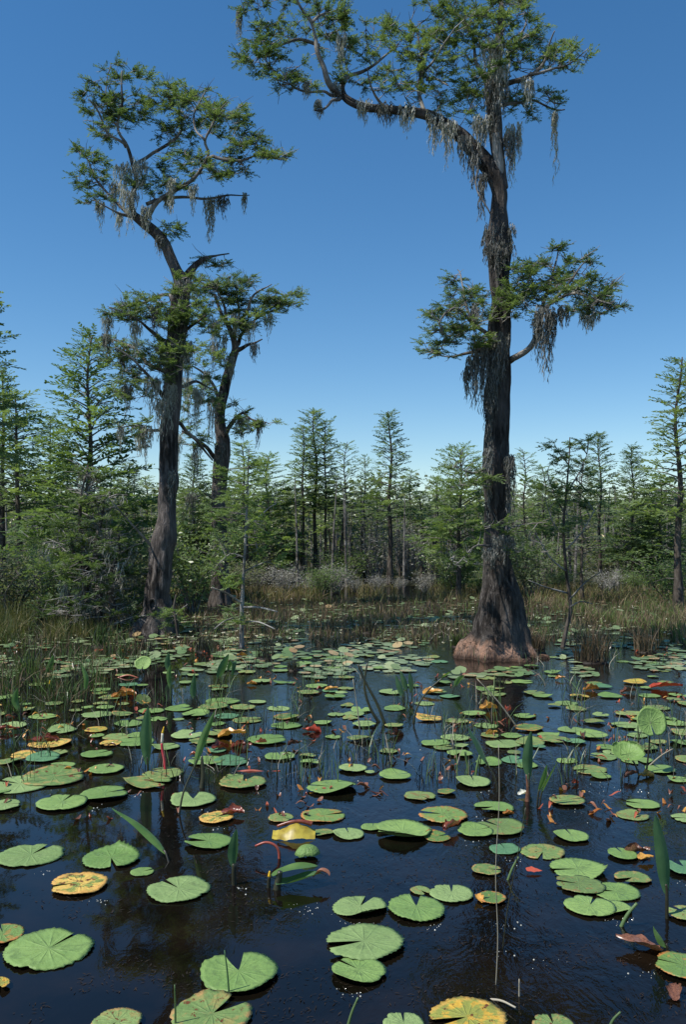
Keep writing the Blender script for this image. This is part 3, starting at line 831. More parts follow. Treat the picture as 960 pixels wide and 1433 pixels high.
T = [
    ('narrow2', 28, 548, 20, 'slender gappy cypress, leftmost whole tree of the treeline', 1.3),
    ('cone2', 120, 470, 19, 'dense layered cypress left of the leaning hollow cypress, tallest of the left treeline', 1.0),
    ('narrow2', 66, 585, 23, 'smaller green cypress between the leftmost tree and the dense layered one', 1.0),
    ('spire', 3, 520, 22, 'slim cypress cut by the left edge of the view', 1.0),
    ('narrow2', -40, 375, 15, 'big cypress outside the left edge, only a few branch tips reaching in', 1.0),
    ('dark', 178, 650, 24, 'dark low cypress just left of the hollow cypress trunk', 1.1),
    ('cone', 270, 640, 25, 'cypress standing in the gap between the two mossy left trunks', 1.0),
    ('narrow2', 345, 622, 24, 'thin cypress just right of the forked narrower cypress', 1.2),
    ('cone2', 372, 640, 27, 'pale green cypress left of the close trio of spires', 1.2),
    ('narrow', 424, 600, 27, 'left tree of the close trio of narrow cypresses', 0.9),
    ('narrow', 441, 576, 27.6, 'tallest middle tree of the close trio of narrow cypresses', 1.0),
    ('narrow2', 456, 590, 27.2, 'right tree of the close trio of narrow cypresses', 0.8),
    ('sparse', 479, 620, 27, 'thin gappy cypress immediately right of the close trio', 1.0),
    ('sparse', 509, 640, 28, 'thinnest sparse cypress between the trio and the sharp spire', 0.9),
    ('spire', 546, 578, 26, 'sharp spire shaped cypress with a thick bare trunk, alone in the middle', 1.0),
    ('narrow2', 572, 660, 29, 'short narrow cypress right beside the sharp spire', 0.9),
    ('wide', 642, 628, 21, 'broad flat topped bright green cypress left of the tallest trunk', 0.9),
    ('narrow', 612, 668, 27, 'narrow cypress left of the broad flat topped one', 1.0),
    ('sparse', 736, 632, 23, 'sparse cypress just right of the tallest trunk', 1.0),
    ('narrow2', 764, 655, 25, 'short cypress between the tallest trunk and the dark twiggy tree', 1.1),
    ('twiggy', 815, 640, 20, 'dark twiggy tree with thin foliage behind the leaning sapling', 1.0),
    ('narrow', 840, 608, 26, 'tall narrow cypress with see-through whorls, right of the dark twiggy tree', 0.95),
    ('cone', 886, 628, 24, 'dense cone shaped cypress near the right edge', 0.85),
    ('spire', 950, 500, 17.5, 'tall bright cypress cut by the right edge of the view', 1.0),
    ('cone2', 925, 668, 24, 'short bright cypress between the dense cone and the right edge tree', 1.1),
]
for k, px, ty, Y, lab, wd in T:
    place(k, px, ty, Y, lab, wide=wd)
fill_x = [(-20, 640), (45, 655), (95, 640), (150, 655), (205, 668), (240, 660), (300, 668), (325, 676), (395, 672), (408, 690), (462, 682), (492, 690), (528, 690), (560, 700), (590, 690), (625, 700), (672, 690), (718, 690), (752, 695), (782, 690), (805, 700), (860, 690), (905, 680), (945, 690), (975, 660)]
near_names = ['the left edge', 'the leftmost bright tree', 'the smaller green left tree', 'the dense layered left tree', 'the hollow cypress on its left', 'the hollow cypress on its right', 'the forked cypress on its left', 'the forked cypress on its right',
              'the pale green cypress on its right', 'the trio on its left', 'the trio in its middle', 'the trio on its right', 'the sharp spire on its left', 'the sharp spire on its right', 'the broad flat top on its far left', 'the broad flat top on its left',
              'the tallest trunk on its left', 'the tallest trunk on its right', 'the sparse right tree', 'the dark twiggy tree on its left', 'the dark twiggy tree itself', 'the see-through narrow tree on its right', 'the dense cone on its right', 'the right edge tree on its left', 'the right edge']
kinds = ['sparse', 'twiggy', 'narrow2', 'sparse', 'spire', 'twiggy', 'narrow', 'sparse']
for i, ((fx, fy), nm) in enumerate(zip(fill_x, near_names)):
    place(kinds[i % 8], fx, fy, R.uniform(29, 36), 'low dull tree in the back row, behind ' + nm, 'low trees of the back row', R.uniform(1.1, 1.5))

# saplings nearer the water -----------------------------------------------
def sapling(name, pts, Y, limbs, tufts, label, bark, leafm, seed, tsize=0.16, cat='sapling'):
    rs = random.Random(seed)
    p, r = px_path(pts, Y)
    root = empty(name, (p[0][0], Y, 0), label, cat, 'young trees standing in the shallows')
    p[0][2] = -0.1
    mb = MB()
    tube(mb, catmull(p, 5), np.maximum(0.004, catmull(np.column_stack([r] * 3), 5)[:, 0]), 8)
    mb.build('trunk', bark, root, smooth=True)
    nodes = list(catmull(p, 5)[6:])
    lb = MB()
    tube(lb, p, r * 0.4, 4)
    for pp, e in limbs:
        q, rr = px_path(pp, Y, 0, e)
        q = catmull(q, 3)
        tube(lb, q, np.maximum(0.003, catmull(np.column_stack([rr] * 3), 3)[:, 0]), 5)
        nodes += list(q)
    lb.build('limbs', M['twig_grey'], root, smooth=True)
    fb = MB()
    tb = MB()
    nodes = np.array(nodes)
    for (cx, cy, rx, ry, n) in tufts:
        for _ in range(n):
            q = np.array(list(P(cx + rs.uniform(-rx, rx), cy + rs.uniform(-ry, ry), Y + rs.uniform(-1, 1) * rx / F * Y)))
            j = int(np.argmin(np.linalg.norm(nodes - q, axis=1)))
            tube(tb, [nodes[j], q], [0.006, 0.003], 4, cap=False)
            add_tuft(fb, q, q - nodes[j], tsize * rs.uniform(0.9, 1.5), rs, 6)
    fo = fb.build('foliage', leafm, root)
    tb.build('twigs', M['twig'], fo)
    return root


sapling('cypress_sapling', [(338, 912, 7), (338, 860, 6), (341, 800, 4), (344, 740, 3.5), (346, 690, 3), (348, 630, 1.5)], 11.6,
        [([(339, 845, 3), (320, 832, 3), (296, 822, 2)], -0.3), ([(339, 850, 3), (362, 850, 3), (388, 856, 2)], -0.3), ([(341, 800, 3), (358, 792, 2), (372, 786, 2)], 0.2), ([(342, 780, 3), (322, 775, 2), (305, 790, 1.5)], 0.1),
         ([(344, 740, 3), (375, 712, 2), (386, 705, 1)], 0.2), ([(338, 872, 3), (360, 870, 2), (384, 880, 1.5)], -0.5), ([(339, 862, 3), (316, 868, 2), (300, 880, 1.5)], -0.4)],
        [(345, 680, 34, 30, 26), (335, 735, 42, 26, 24), (350, 640, 18, 18, 9), (330, 800, 34, 20, 11), (325, 860, 32, 14, 8), (370, 770, 28, 24, 8)],
        'pale thin cypress sapling with bare white side branches, right of the hollow cypress', M['twig_grey'], M['leaf_bright'], 31)
sapling('leaning_sapling', [(786, 912, 7), (793, 880, 6), (799, 850, 5), (793, 800, 4.5), (789, 740, 4), (793, 690, 3), (797, 640, 2), (798, 612, 1.5)], 11.6,
        [([(793, 800, 3), (770, 780, 2), (752, 750, 1.5)], -0.4), ([(792, 770, 3), (815, 745, 2), (832, 715, 1.5)], -0.3), ([(792, 720, 3), (775, 690, 2), (766, 660, 1)], 0.2), ([(793, 690, 3), (812, 660, 2), (822, 636, 1)], 0.2),
         ([(795, 830, 3), (765, 822, 2), (740, 812, 1)], -0.4), ([(797, 840, 3), (820, 815, 2), (842, 800, 1)], -0.5), ([(798, 850, 3), (812, 842, 2), (830, 845, 1)], -0.3), ([(791, 745, 2), (776, 735, 2), (764, 700, 1)], -0.4), ([(796, 650, 2), (784, 635, 2), (778, 625, 1)], 0)],
        [(797, 640, 30, 26, 40), (778, 690, 24, 20, 20), (820, 690, 24, 26, 22), (765, 740, 20, 18, 10), (800, 720, 30, 20, 14)],
        'dark bare legged sapling leaning out of the water right of the tallest cypress', M['bark_far'], M['leaf_mid'], 32, 0.13)
sapling('leafy_sapling', [(250, 892, 4), (246, 870, 4), (243, 850, 3), (246, 832, 2)], 12.7, [([(244, 862, 2), (254, 852, 1.5), (262, 846, 1)], -0.1)], [(246, 866, 12, 12, 14)],
        'small green seedling at the foot of the hollow cypress', M['bark_far'], M['leaf_bright'], 33, 0.13)


# grey bare thicket left: several dead stems hung with moss
def dead_stem_tree(px, topy, Y, label, seed, mossn=10):
    rs = random.Random(seed)
    x = (px - CX) / F * Y
    h = CH - (topy - HY) / F * Y
    root = empty('dead_tree', (x, Y, 0), label, 'dead tree', 'grey dead trees draped in moss')
    mb, lb, ms, fb = MB(), MB(), MB(), MB()
    p = np.array([[x + 0.08 * math.sin(i + seed) * i / 5 + 0.0, Y + 0.05 * math.cos(i * 2 + seed), -0.1 + (h + 0.1) * i / 6] for i in range(7)])
    tube(mb, catmull(p, 4), np.linspace(0.075, 0.012, 25), 8)
    mb.build('trunk', M['bark_far'], root, smooth=True)
    tube(lb, p, [0.01] * 7, 4)
    for k in range(58):
        t = rs.uniform(0.1, 0.98)
        b = p[0] + (p[-1] - p[0]) * t
        a = rs.uniform(0, 6.28)
        L = rs.uniform(0.25, 0.8) * (1.1 - 0.6 * t)
        d = np.array([math.cos(a), math.sin(a), rs.uniform(-0.2, 0.6)])
        e = b + d * L
        tube(lb, [b, b + d * L * 0.5 + np.array([0, 0, 0.04]), e], [0.012, 0.008, 0.004], 4, cap=False)
        for _ in range(4):
            f0 = b + d * L * rs.uniform(0.3, 1)
            d2 = np.array([rs.uniform(-1, 1), rs.uniform(-1, 1), rs.uniform(-0.4, 0.7)]) * rs.uniform(0.1, 0.3)
            tube(lb, [f0, f0 + d2], [0.005, 0.003], 3, cap=False)
        if k < mossn * 0.6:
            ms = MB()
            moss_clump(ms, b + d * L * 0.6, 0.2, rs.uniform(0.2, 0.5), rs, 9)
            ms.build('hanging_moss', M['moss'] if k % 3 == 0 else M['moss_dark'], root)
        if rs.random() < 0.75:
            add_tuft(fb, e, d, 0.24, rs, 5)
            add_tuft(fb, b + d * L * 0.6, d, 0.2, rs, 4)
    lb.build('limbs', M['twig_grey'], root, smooth=True)
    fb.build('foliage', M['leaf'], root)
    return root


dead_stem_tree(118, 650, 13.6, 'tallest grey dead tree of the mossy thicket left of the hollow cypress', 51, 26)
dead_stem_tree(138, 690, 13.4, 'grey dead tree in the thicket, right next to its tallest stem', 52, 26)
dead_stem_tree(158, 735, 13.3, 'grey dead tree of the thicket closest to the hollow cypress', 53, 22)
dead_stem_tree(95, 730, 13.9, 'leftmost short grey dead tree of the mossy thicket', 54, 20)


# ------------------------------------------------------------------ shrubs
def shrub(h, w, seed, leafm, nleaf=1800, ls=0.07, stems=9, stemm=None):
    rs = random.Random(seed)
    root = empty('shrub', (0, 0, 0), 'x', 'shrub')
    sb, fb = MB(), MB()
    tips = []
    for k in range(stems):
        a = rs.uniform(0, 6.28)
        r0 = rs.uniform(0, 0.15)
        r1 = w * rs.uniform(0.1, 0.5)
        hh = h * rs.uniform(0.6, 1.0)
        p = catmull([[math.cos(a) * r0, math.sin(a) * r0, -0.1], [math.cos(a) * (r0 + r1) * 0.5, math.sin(a) * (r0 + r1) * 0.5, hh * 0.5], [math.cos(a + 0.4) * r1, math.sin(a + 0.4) * r1, hh]], 5)
        tube(sb, p, np.linspace(0.02, 0.005, len(p)), 5)
        for q in p[3:]:
            for _ in range(2):
                e = q + np.array([rs.uniform(-1, 1), rs.uniform(-1, 1), rs.uniform(-0.3, 0.8)]) * w * 0.22
                tube(sb, [q, e], [0.007, 0.003], 3, cap=False)
                tips += [e, (e + q) / 2]
    nc = len(tips)
    for i in range(nleaf):
        c = tips[rs.randrange(nc)]
        q = c + np.array([rs.gauss(0, 1), rs.gauss(0, 1), rs.gauss(0, 0.8)]) * w * 0.075
        if q[2] < 0.02:
            continue
        d = np.array([rs.uniform(-1, 1), rs.uniform(-1, 1), rs.uniform(-0.5, 0.8)])
        d /= np.linalg.norm(d)
        s_ = np.cross(d, [rs.uniform(-1, 1), rs.uniform(-1, 1), rs.uniform(-1, 1)])
        s_ /= np.linalg.norm(s_) + 1e-6
        L = ls * rs.uniform(0.6, 1.3)
        fb.quads([q, q + d * L * 0.5 + s_ * L * 0.22, q + d * L, q + d * L * 0.5 - s_ * L * 0.22])
    sb.build('stems', stemm or M['twig'], root, smooth=True)
    fb.build('foliage', leafm, root)
    return root


SH = {'leafy': shrub(2.0, 1.8, 61, M['leaf_shrub'], 2600, 0.11), 'olive': shrub(1.8, 1.9, 62, M['leaf_olive'], 2200, 0.10, 12), 'fine': shrub(1.6, 1.8, 63, M['leaf_bright'], 2600, 0.08, 10),
      'bare': shrub(2.4, 2.0, 64, M['moss'], 900, 0.09, 22, M['twig_grey']), 'dull': shrub(2.2, 2.2, 65, M['leaf_dark'], 2800, 0.11, 10)}
SHH = {'leafy': 2.0, 'olive': 1.8, 'fine': 1.6, 'bare': 2.4, 'dull': 2.2}
sh_used = set()


def place_shrub(kind, px, topy, Y, label, wide=1.0, group='shrubs under the treeline'):
    o = copy_thing(SH[kind]) if kind in sh_used else SH[kind]
    sh_used.add(kind)
    h = CH - (topy - HY) / F * Y
    s = h / SHH[kind]
    o.location = ((px - CX) / F * Y, Y, 0.03)
    o.scale = (s * wide, s * wide, s)
    o.rotation_euler = (0, 0, R.uniform(0, 6.28))
    tag(o, label, 'shrub', group)


place_shrub('leafy', 268, 735, 17, 'glossy leafy bush between the hollow cypress and the forked cypress', 1.0)
place_shrub('fine', 450, 790, 21.5, 'low bright green bush in front of the close trio of cypresses', 1.3)
place_shrub('fine', 945, 775, 18.5, 'bright green bush at the right edge of the view', 1.2)
place_shrub('olive', 15, 770, 16, 'olive bush at the left edge beside the tall reeds', 1.2)
place_shrub('fine', 62, 748, 17.5, 'bright fine leaved bush left of the mossy dead thicket', 1.2)
place_shrub('olive', 185, 765, 18, 'olive bush between the mossy dead thicket and the hollow cypress', 1.0)
place_shrub('bare', 525, 715, 27, 'bare grey bush left of the sharp spire cypress', 1.1)
place_shrub('bare', 575, 725, 28, 'bare grey bush right of the sharp spire cypress', 1.1)
place_shrub('leafy', 640, 760, 22, 'leafy bush close left of the tallest trunk', 1.2)
place_shrub('dull', 745, 755, 21, 'dull dark bush close right of the tallest trunk', 1.1)
back = []
names = ['left edge', 'leftmost bright tree', 'smaller green left tree', 'dense layered left tree', 'mossy dead thicket', 'hollow cypress', 'gap cypress', 'forked cypress', 'thin cypress right of the fork', 'pale green cypress', 'trio, at its left foot',
         'trio, at its right foot', 'thin gappy cypress', 'thinnest sparse cypress', 'sharp spire', 'short narrow cypress', 'broad flat topped cypress', 'tallest trunk', 'sparse right cypress', 'dark twiggy tree', 'see-through narrow cypress', 'dense cone', 'short bright right cypress', 'right edge tree']
bx = [-15, 32, 72, 118, 150, 215, 268, 305, 340, 378, 415, 455, 482, 510, 545, 578, 620, 690, 728, 800, 842, 884, 922, 962]
ks = ['dull', 'olive', 'bare', 'leafy', 'dull', 'fine', 'olive', 'bare']
for i, (x, nm) in enumerate(zip(bx, names)):
    place_shrub(ks[(i * 3 + i // 8) % 8], x, R.uniform(735, 775) + (30 if 395 < x < 600 else 0), R.uniform(24, 28), 'bushy undergrowth at the foot of the ' + nm, R.uniform(1.1, 1.5), 'undergrowth bushes behind the reeds')

lowx = [-5, 50, 95, 135, 190, 240, 292, 330, 360, 398, 432, 470, 497, 527, 560, 595, 632, 668, 712, 748, 780, 815, 850, 890, 930, 968]
lown = ['below the left edge tree', 'below the leftmost bright tree', 'under the dense layered tree on its left', 'under the dense layered tree on its right', 'left of the hollow cypress', 'right of the hollow cypress', 'left of the forked cypress', 'right of the forked cypress',
        'far right of the forked cypress', 'left of the trio of trunks', 'directly under the trio of trunks', 'right of the trio of trunks', 'under the thinnest sparse cypress', 'left of the sharp spire trunk', 'right of the sharp spire trunk', 'left of the flat topped cypress', 'under the flat topped cypress',
        'left of the tallest trunk', 'right of the tallest trunk', 'left of the leaning sapling', 'behind the leaning sapling', 'right of the leaning sapling', 'under the see-through narrow cypress', 'under the dense cone', 'left of the right edge tree', 'below the right edge tree']
for i, (x, nm) in enumerate(zip(lowx, lown)):
    place_shrub('bare' if 340 < x < 640 and i % 4 else ['olive', 'bare', 'fine', 'leafy', 'olive', 'bare', 'fine'][i % 7], x, R.uniform(782, 806) + (8 if 340 < x < 640 else 0), R.uniform(22.0, 23.6), 'low bush behind the sedge belt, ' + nm, R.uniform(1.5, 2.0), 'low bushes behind the sedge belt')

# far wood: one mass
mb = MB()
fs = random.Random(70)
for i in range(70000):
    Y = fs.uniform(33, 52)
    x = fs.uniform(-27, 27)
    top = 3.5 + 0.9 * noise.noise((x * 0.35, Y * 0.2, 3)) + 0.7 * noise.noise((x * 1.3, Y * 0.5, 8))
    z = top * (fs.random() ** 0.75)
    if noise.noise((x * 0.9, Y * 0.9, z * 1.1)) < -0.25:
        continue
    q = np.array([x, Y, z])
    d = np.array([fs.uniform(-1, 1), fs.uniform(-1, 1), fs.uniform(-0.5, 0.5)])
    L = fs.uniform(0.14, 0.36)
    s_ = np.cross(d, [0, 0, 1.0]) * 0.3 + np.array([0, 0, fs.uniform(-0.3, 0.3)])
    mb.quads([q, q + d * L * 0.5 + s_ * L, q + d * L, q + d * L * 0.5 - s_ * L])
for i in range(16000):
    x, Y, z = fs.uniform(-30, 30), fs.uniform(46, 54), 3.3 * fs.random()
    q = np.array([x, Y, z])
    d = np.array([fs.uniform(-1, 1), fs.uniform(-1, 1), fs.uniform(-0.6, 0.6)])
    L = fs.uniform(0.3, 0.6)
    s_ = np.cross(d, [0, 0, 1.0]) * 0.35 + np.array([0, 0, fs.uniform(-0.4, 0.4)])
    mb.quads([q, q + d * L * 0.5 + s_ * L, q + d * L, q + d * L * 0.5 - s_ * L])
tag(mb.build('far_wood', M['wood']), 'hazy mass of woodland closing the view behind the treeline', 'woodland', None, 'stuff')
mb = MB()
for i in range(620):
    Y = fs.uniform(24.5, 44)
    x = fs.uniform(-22, 22)
    h = fs.uniform(1.6, 3.3)
    l = fs.uniform(-0.2, 0.2)
    tube(mb, [[x, Y, -0.1], [x + l * 0.4, Y, h * 0.5], [x + l, Y, h]], [0.05, 0.035, 0.01], 5, cap=False)
tag(mb.build('far_trunks', M['twig']), 'crowd of thin grey stems inside the far woodland', 'tree stems', None, 'stuff')

# ------------------------------------------------------------------ reeds and grass (stuff)
def blade(mb, b, h, lean, w, rs, segs=3):
    a = rs.uniform(0, 6.28)
    lx, ly = math.cos(a) * lean * h, math.sin(a) * lean * h
    f = rs.uniform(0, 3.14)
    sx, sy = math.cos(f) * w * 0.5, math.sin(f) * w * 0.5
    V = []
    for i in range(segs + 1):
        t = i / segs
        k = (1 - t) if i == segs else 1 - 0.5 * t
        c = (b[0] + lx * t * t, b[1] + ly * t * t, b[2] + h * (t - 0.25 * lean * t * t))
        V += [(c[0] - sx * k, c[1] - sy * k, c[2]), (c[0] + sx * k, c[1] + sy * k, c[2])]
    mb.add(V, [(2 * i, 2 * i + 1, 2 * i + 3, 2 * i + 2) for i in range(segs)])


def reed_field(n, pick, hr, lean, w, seed):
    rs = random.Random(seed)
    mb = MB()
    k = 0
    while k < n:
        r = pick(rs)
        if r is None:
            continue
        x, Y, s = r
        blade(mb, (x, Y, -0.03), rs.uniform(*hr) * s, abs(rs.gauss(0, lean)), w * rs.uniform(0.6, 1.3), rs)
        k += 1
    return mb


def pick_left(rs):
    px, py = rs.uniform(-60, 215), rs.uniform(832, 905)
    if noise.noise((px * 0.03, py * 0.06, 1)) < -0.1 or py > 903 - max(0, px - 60) * 0.15 or (py > 880 and px > 170):
        return None
    q = W(px, py)
    return q.x, q.y, 1.0 - max(0, py - 870) / 110


def pick_right(rs):
    px, py = rs.uniform(740, 1010), rs.uniform(830, 902)
    lim = 845 + (px - 740) * 0.26
    if py > lim or noise.noise((px * 0.03, py * 0.08, 4)) < -0.05:
        return None
    q = W(px, py)
    return q.x, q.y, 1.0


def pick_back(rs):
    px, py = rs.uniform(-60, 1020), rs.uniform(822, 842)
    if noise.noise((px * 0.02, py * 0.05, 7)) < -0.1:
        return None
    q = W(px, py)
    return q.x, q.y, 1.0


def pick_mid(rs):
    px, py = rs.uniform(230, 1000), rs.uniform(838, 905)
    if noise.noise((px * 0.025, py * 0.10, 9)) < -0.34 + max(0, py - 876) * 0.014:
        return None
    q = W(px, py)
    return q.x, q.y, 1.0


def pick_water(rs):
    px, py = rs.uniform(-20, 980), 880 + 220 * rs.random() ** 1.8
    k = noise.noise((px * 0.018, py * 0.03, 12)) + (0.32 if px < 190 and py < 1000 else 0)
    if k < 0.12:
        return None
    q = W(px, py)
    return q.x, q.y, 1.0


tag(reed_field(6500, pick_left, (0.12, 0.5), 0.65, 0.013, 81).build('reeds', M['reed']), 'dense olive and straw coloured reeds along the left bank', 'reeds', None, 'stuff')
tag(reed_field(2600, pick_right, (0.08, 0.34), 0.6, 0.013, 82).build('reeds', M['reed_brown']), 'brownish dry reeds in the shallows by the right edge', 'reeds', None, 'stuff')
tag(reed_field(2000, pick_right, (0.08, 0.36), 0.6, 0.013, 84).build('reeds', M['reed_green']), 'green grass mixed into the dry reeds by the right edge', 'reeds', None, 'stuff')
tag(reed_field(7000, pick_back, (0.08, 0.4), 0.6, 0.02, 83).build('reeds', M['reed']), 'thin belt of grass and sedge along the far shore', 'reeds', None, 'stuff')
tag(reed_field(3000, pick_back, (0.06, 0.32), 0.7, 0.02, 183).build('reeds', M['reed_brown']), 'tan dry sedge mixed into the far shore belt', 'reeds', None, 'stuff')
tag(reed_field(11000, pick_mid, (0.06, 0.2), 0.6, 0.012, 184).build('marsh_grass', M['reed_brown']), 'short tan marsh grass scattered over the far shallows', 'grass', None, 'stuff')
tag(reed_field(4500, pick_mid, (0.05, 0.2), 0.6, 0.012, 185).build('dead_stems', M['stalk_dark']), 'dark dead stems scattered over the far shallows', 'dead stems', None, 'stuff')
def pick_front_left(rs):
    px, py = rs.uniform(-30, 230), rs.uniform(880, 985)
    if noise.noise((px * 0.02, py * 0.03, 17)) < -0.02 + max(0, px - 80) / 500:
        return None
    q = W(px, py)
    return q.x, q.y, 1.0


tag(reed_field(900, pick_front_left, (0.08, 0.3), 0.5, 0.009, 189).build('reeds', M['reed_green']), 'loose green reeds growing forward into the pads at the left', 'reeds', None, 'stuff')
tag(reed_field(700, pick_front_left, (0.08, 0.36), 0.7, 0.009, 190).build('reeds', M['reed_brown']), 'loose brown reeds mixed into the green ones at the left', 'reeds', None, 'stuff')
tag(reed_field(2800, pick_mid, (0.06, 0.22), 0.6, 0.012, 85).build('marsh_grass', M['reed_green']), 'short green marsh grass scattered over the far shallows', 'grass', None, 'stuff')
tag(reed_field(1500, pick_water, (0.1, 0.32), 0.4, 0.007, 86).build('water_grass', M['stalk_green']), 'thin green grass stems poking up between the pads', 'grass', None, 'stuff')
tag(reed_field(2500, pick_water, (0.05, 0.22), 0.6, 0.007, 87).build('dead_stems', M['stalk_dark']), 'dark dead stems poking up between the pads', 'dead stems', None, 'stuff')
tag(reed_field(700, pick_water, (0.06, 0.26), 0.8, 0.006, 88).build('dry_straw', M['straw']), 'pale bent straws standing in the shallow water', 'straw', None, 'stuff')


# tussocks ------------------------------------------------------------------
def tussock(seed, matb, h=0.35, r=0.16, n=130):
    rs = random.Random(seed)
    root = empty('grass_tussock', (0, 0, 0), 'x', 'tussock')
    mb = MB()
    V, Fc = [], []
    N = 12
    for i, (rr, z) in enumerate(((1.0, -0.05), (0.9, 0.012), (0.6, 0.03), (0.3, 0.04))):
        for j in range(N):
            a = j * 6.283 / N
            k = r * rr * (1 + 0.25 * noise.noise((math.cos(a) * 2 + seed, math.sin(a) * 2, z * 9)))
            V.append((math.cos(a) * k, math.sin(a) * k, z))
    for i in range(3):
        for j in range(N):
            Fc.append((i * N + j, i * N + (j + 1) % N, (i + 1) * N + (j + 1) % N, (i + 1) * N + j))
    Fc.append(tuple(36 + j for j in range(N)))
    mb.add(V, Fc)
    mb.build('peat_base', M['debris'], root, smooth=True)
    g, d = MB(), MB()
    for k in range(n):
        a, q = rs.uniform(0, 6.28), r * math.sqrt(rs.random()) * 0.95
        tgt = g if k % 3 else d
        blade(tgt, (math.cos(a) * q, math.sin(a) * q, 0.02), h * rs.uniform(0.4, 1.1), abs(rs.gauss(0.1, 0.35)), 0.011, rs, 4)
    g.build('blades', matb, root)
    d.build('dead_blades', M['stalk_dark'], root)
    return root


TS = [tussock(91, M['reed_brown'], 0.42, 0.2, 190), tussock(92, M['stalk_dark'], 0.22, 0.13, 90), tussock(93, M['reed_green'], 0.3, 0.12, 90)]
ts_used = set()
tuss = [(0, 828, 926, 1.05, 'broad dark tussock with a brown top, right of the tallest cypress foot'), (1, 370, 922, 0.9, 'small dark tussock right of the pale sapling'), (1, 515, 886, 1.1, 'dark stubby tussock in mid water far out'),
        (0, 752, 908, 0.6, 'small brown tussock touching the right side of the tallest cypress foot'), (2, 640, 905, 0.7, 'green tussock left of the tallest cypress foot'), (1, 286, 912, 0.9, 'dark stump-like tussock left of the pale sapling'),
        (2, 140, 905, 1.1, 'green tussock at the foot of the mossy dead thicket'), (1, 205, 912, 0.8, 'dark low tussock in front of the hollow cypress'), (0, 905, 912, 0.8, 'brown tussock in the shallows near the right edge'),
        (2, 40, 950, 1.0, 'green tussock in open water by the left edge'), (1, 112, 962, 0.9, 'dark tussock among pads at the left, below the thicket'), (1, 410, 938, 0.6, 'tiny dark tussock in front of the dark one by the sapling'),
        (1, 700, 962, 0.5, 'tiny dark tussock in front of the tallest cypress foot'), (2, 18, 1000, 0.7, 'nearest green tussock by the left edge')]
for k, px, py, s, lab in tuss:
    o = copy_thing(TS[k]) if k in ts_used else TS[k]
    ts_used.add(k)
    q = W(px, py)
    o.location = (q.x, q.y, 0)
    o.scale = (s, s, s)
    o.rotation_euler = (0, 0, R.uniform(0, 6))
    tag(o, lab, 'tussock', 'grass tussocks rising from the water')

# ------------------------------------------------------------------ setting: water, ground, sky
mb = MB()
mb.add([(-600, -60, 0), (600, -60, 0), (600, 900, 0), (-600, 900, 0)], [(0, 1, 2, 3)])
tag(mb.build('water', M['water']), kind='structure')
mb = MB()
V, Fc = [], []
xs = np.concatenate([np.linspace(-400, -40, 10), np.linspace(-36, 36, 73), np.linspace(40, 400, 10)])
ys = np.concatenate([np.linspace(20, 40, 41), [45, 55, 80, 140, 300, 700]])
for y in ys:
    for x in xs:
        k = max(0.0, min(1.0, (y - 22.5) / 6))
        V.append((x, y, -0.12 + 0.2 * k + 0.07 * noise.noise((x * 0.5, y * 0.5, 0))))
n = len(xs)
for i in range(len(ys) - 1):
    for j in range(n - 1):
        Fc.append((i * n + j, i * n + j + 1, (i + 1) * n + j + 1, (i + 1) * n + j))
mb.add(V, Fc)
tag(mb.build('marsh_ground', M['peat'], smooth=True), kind='structure')


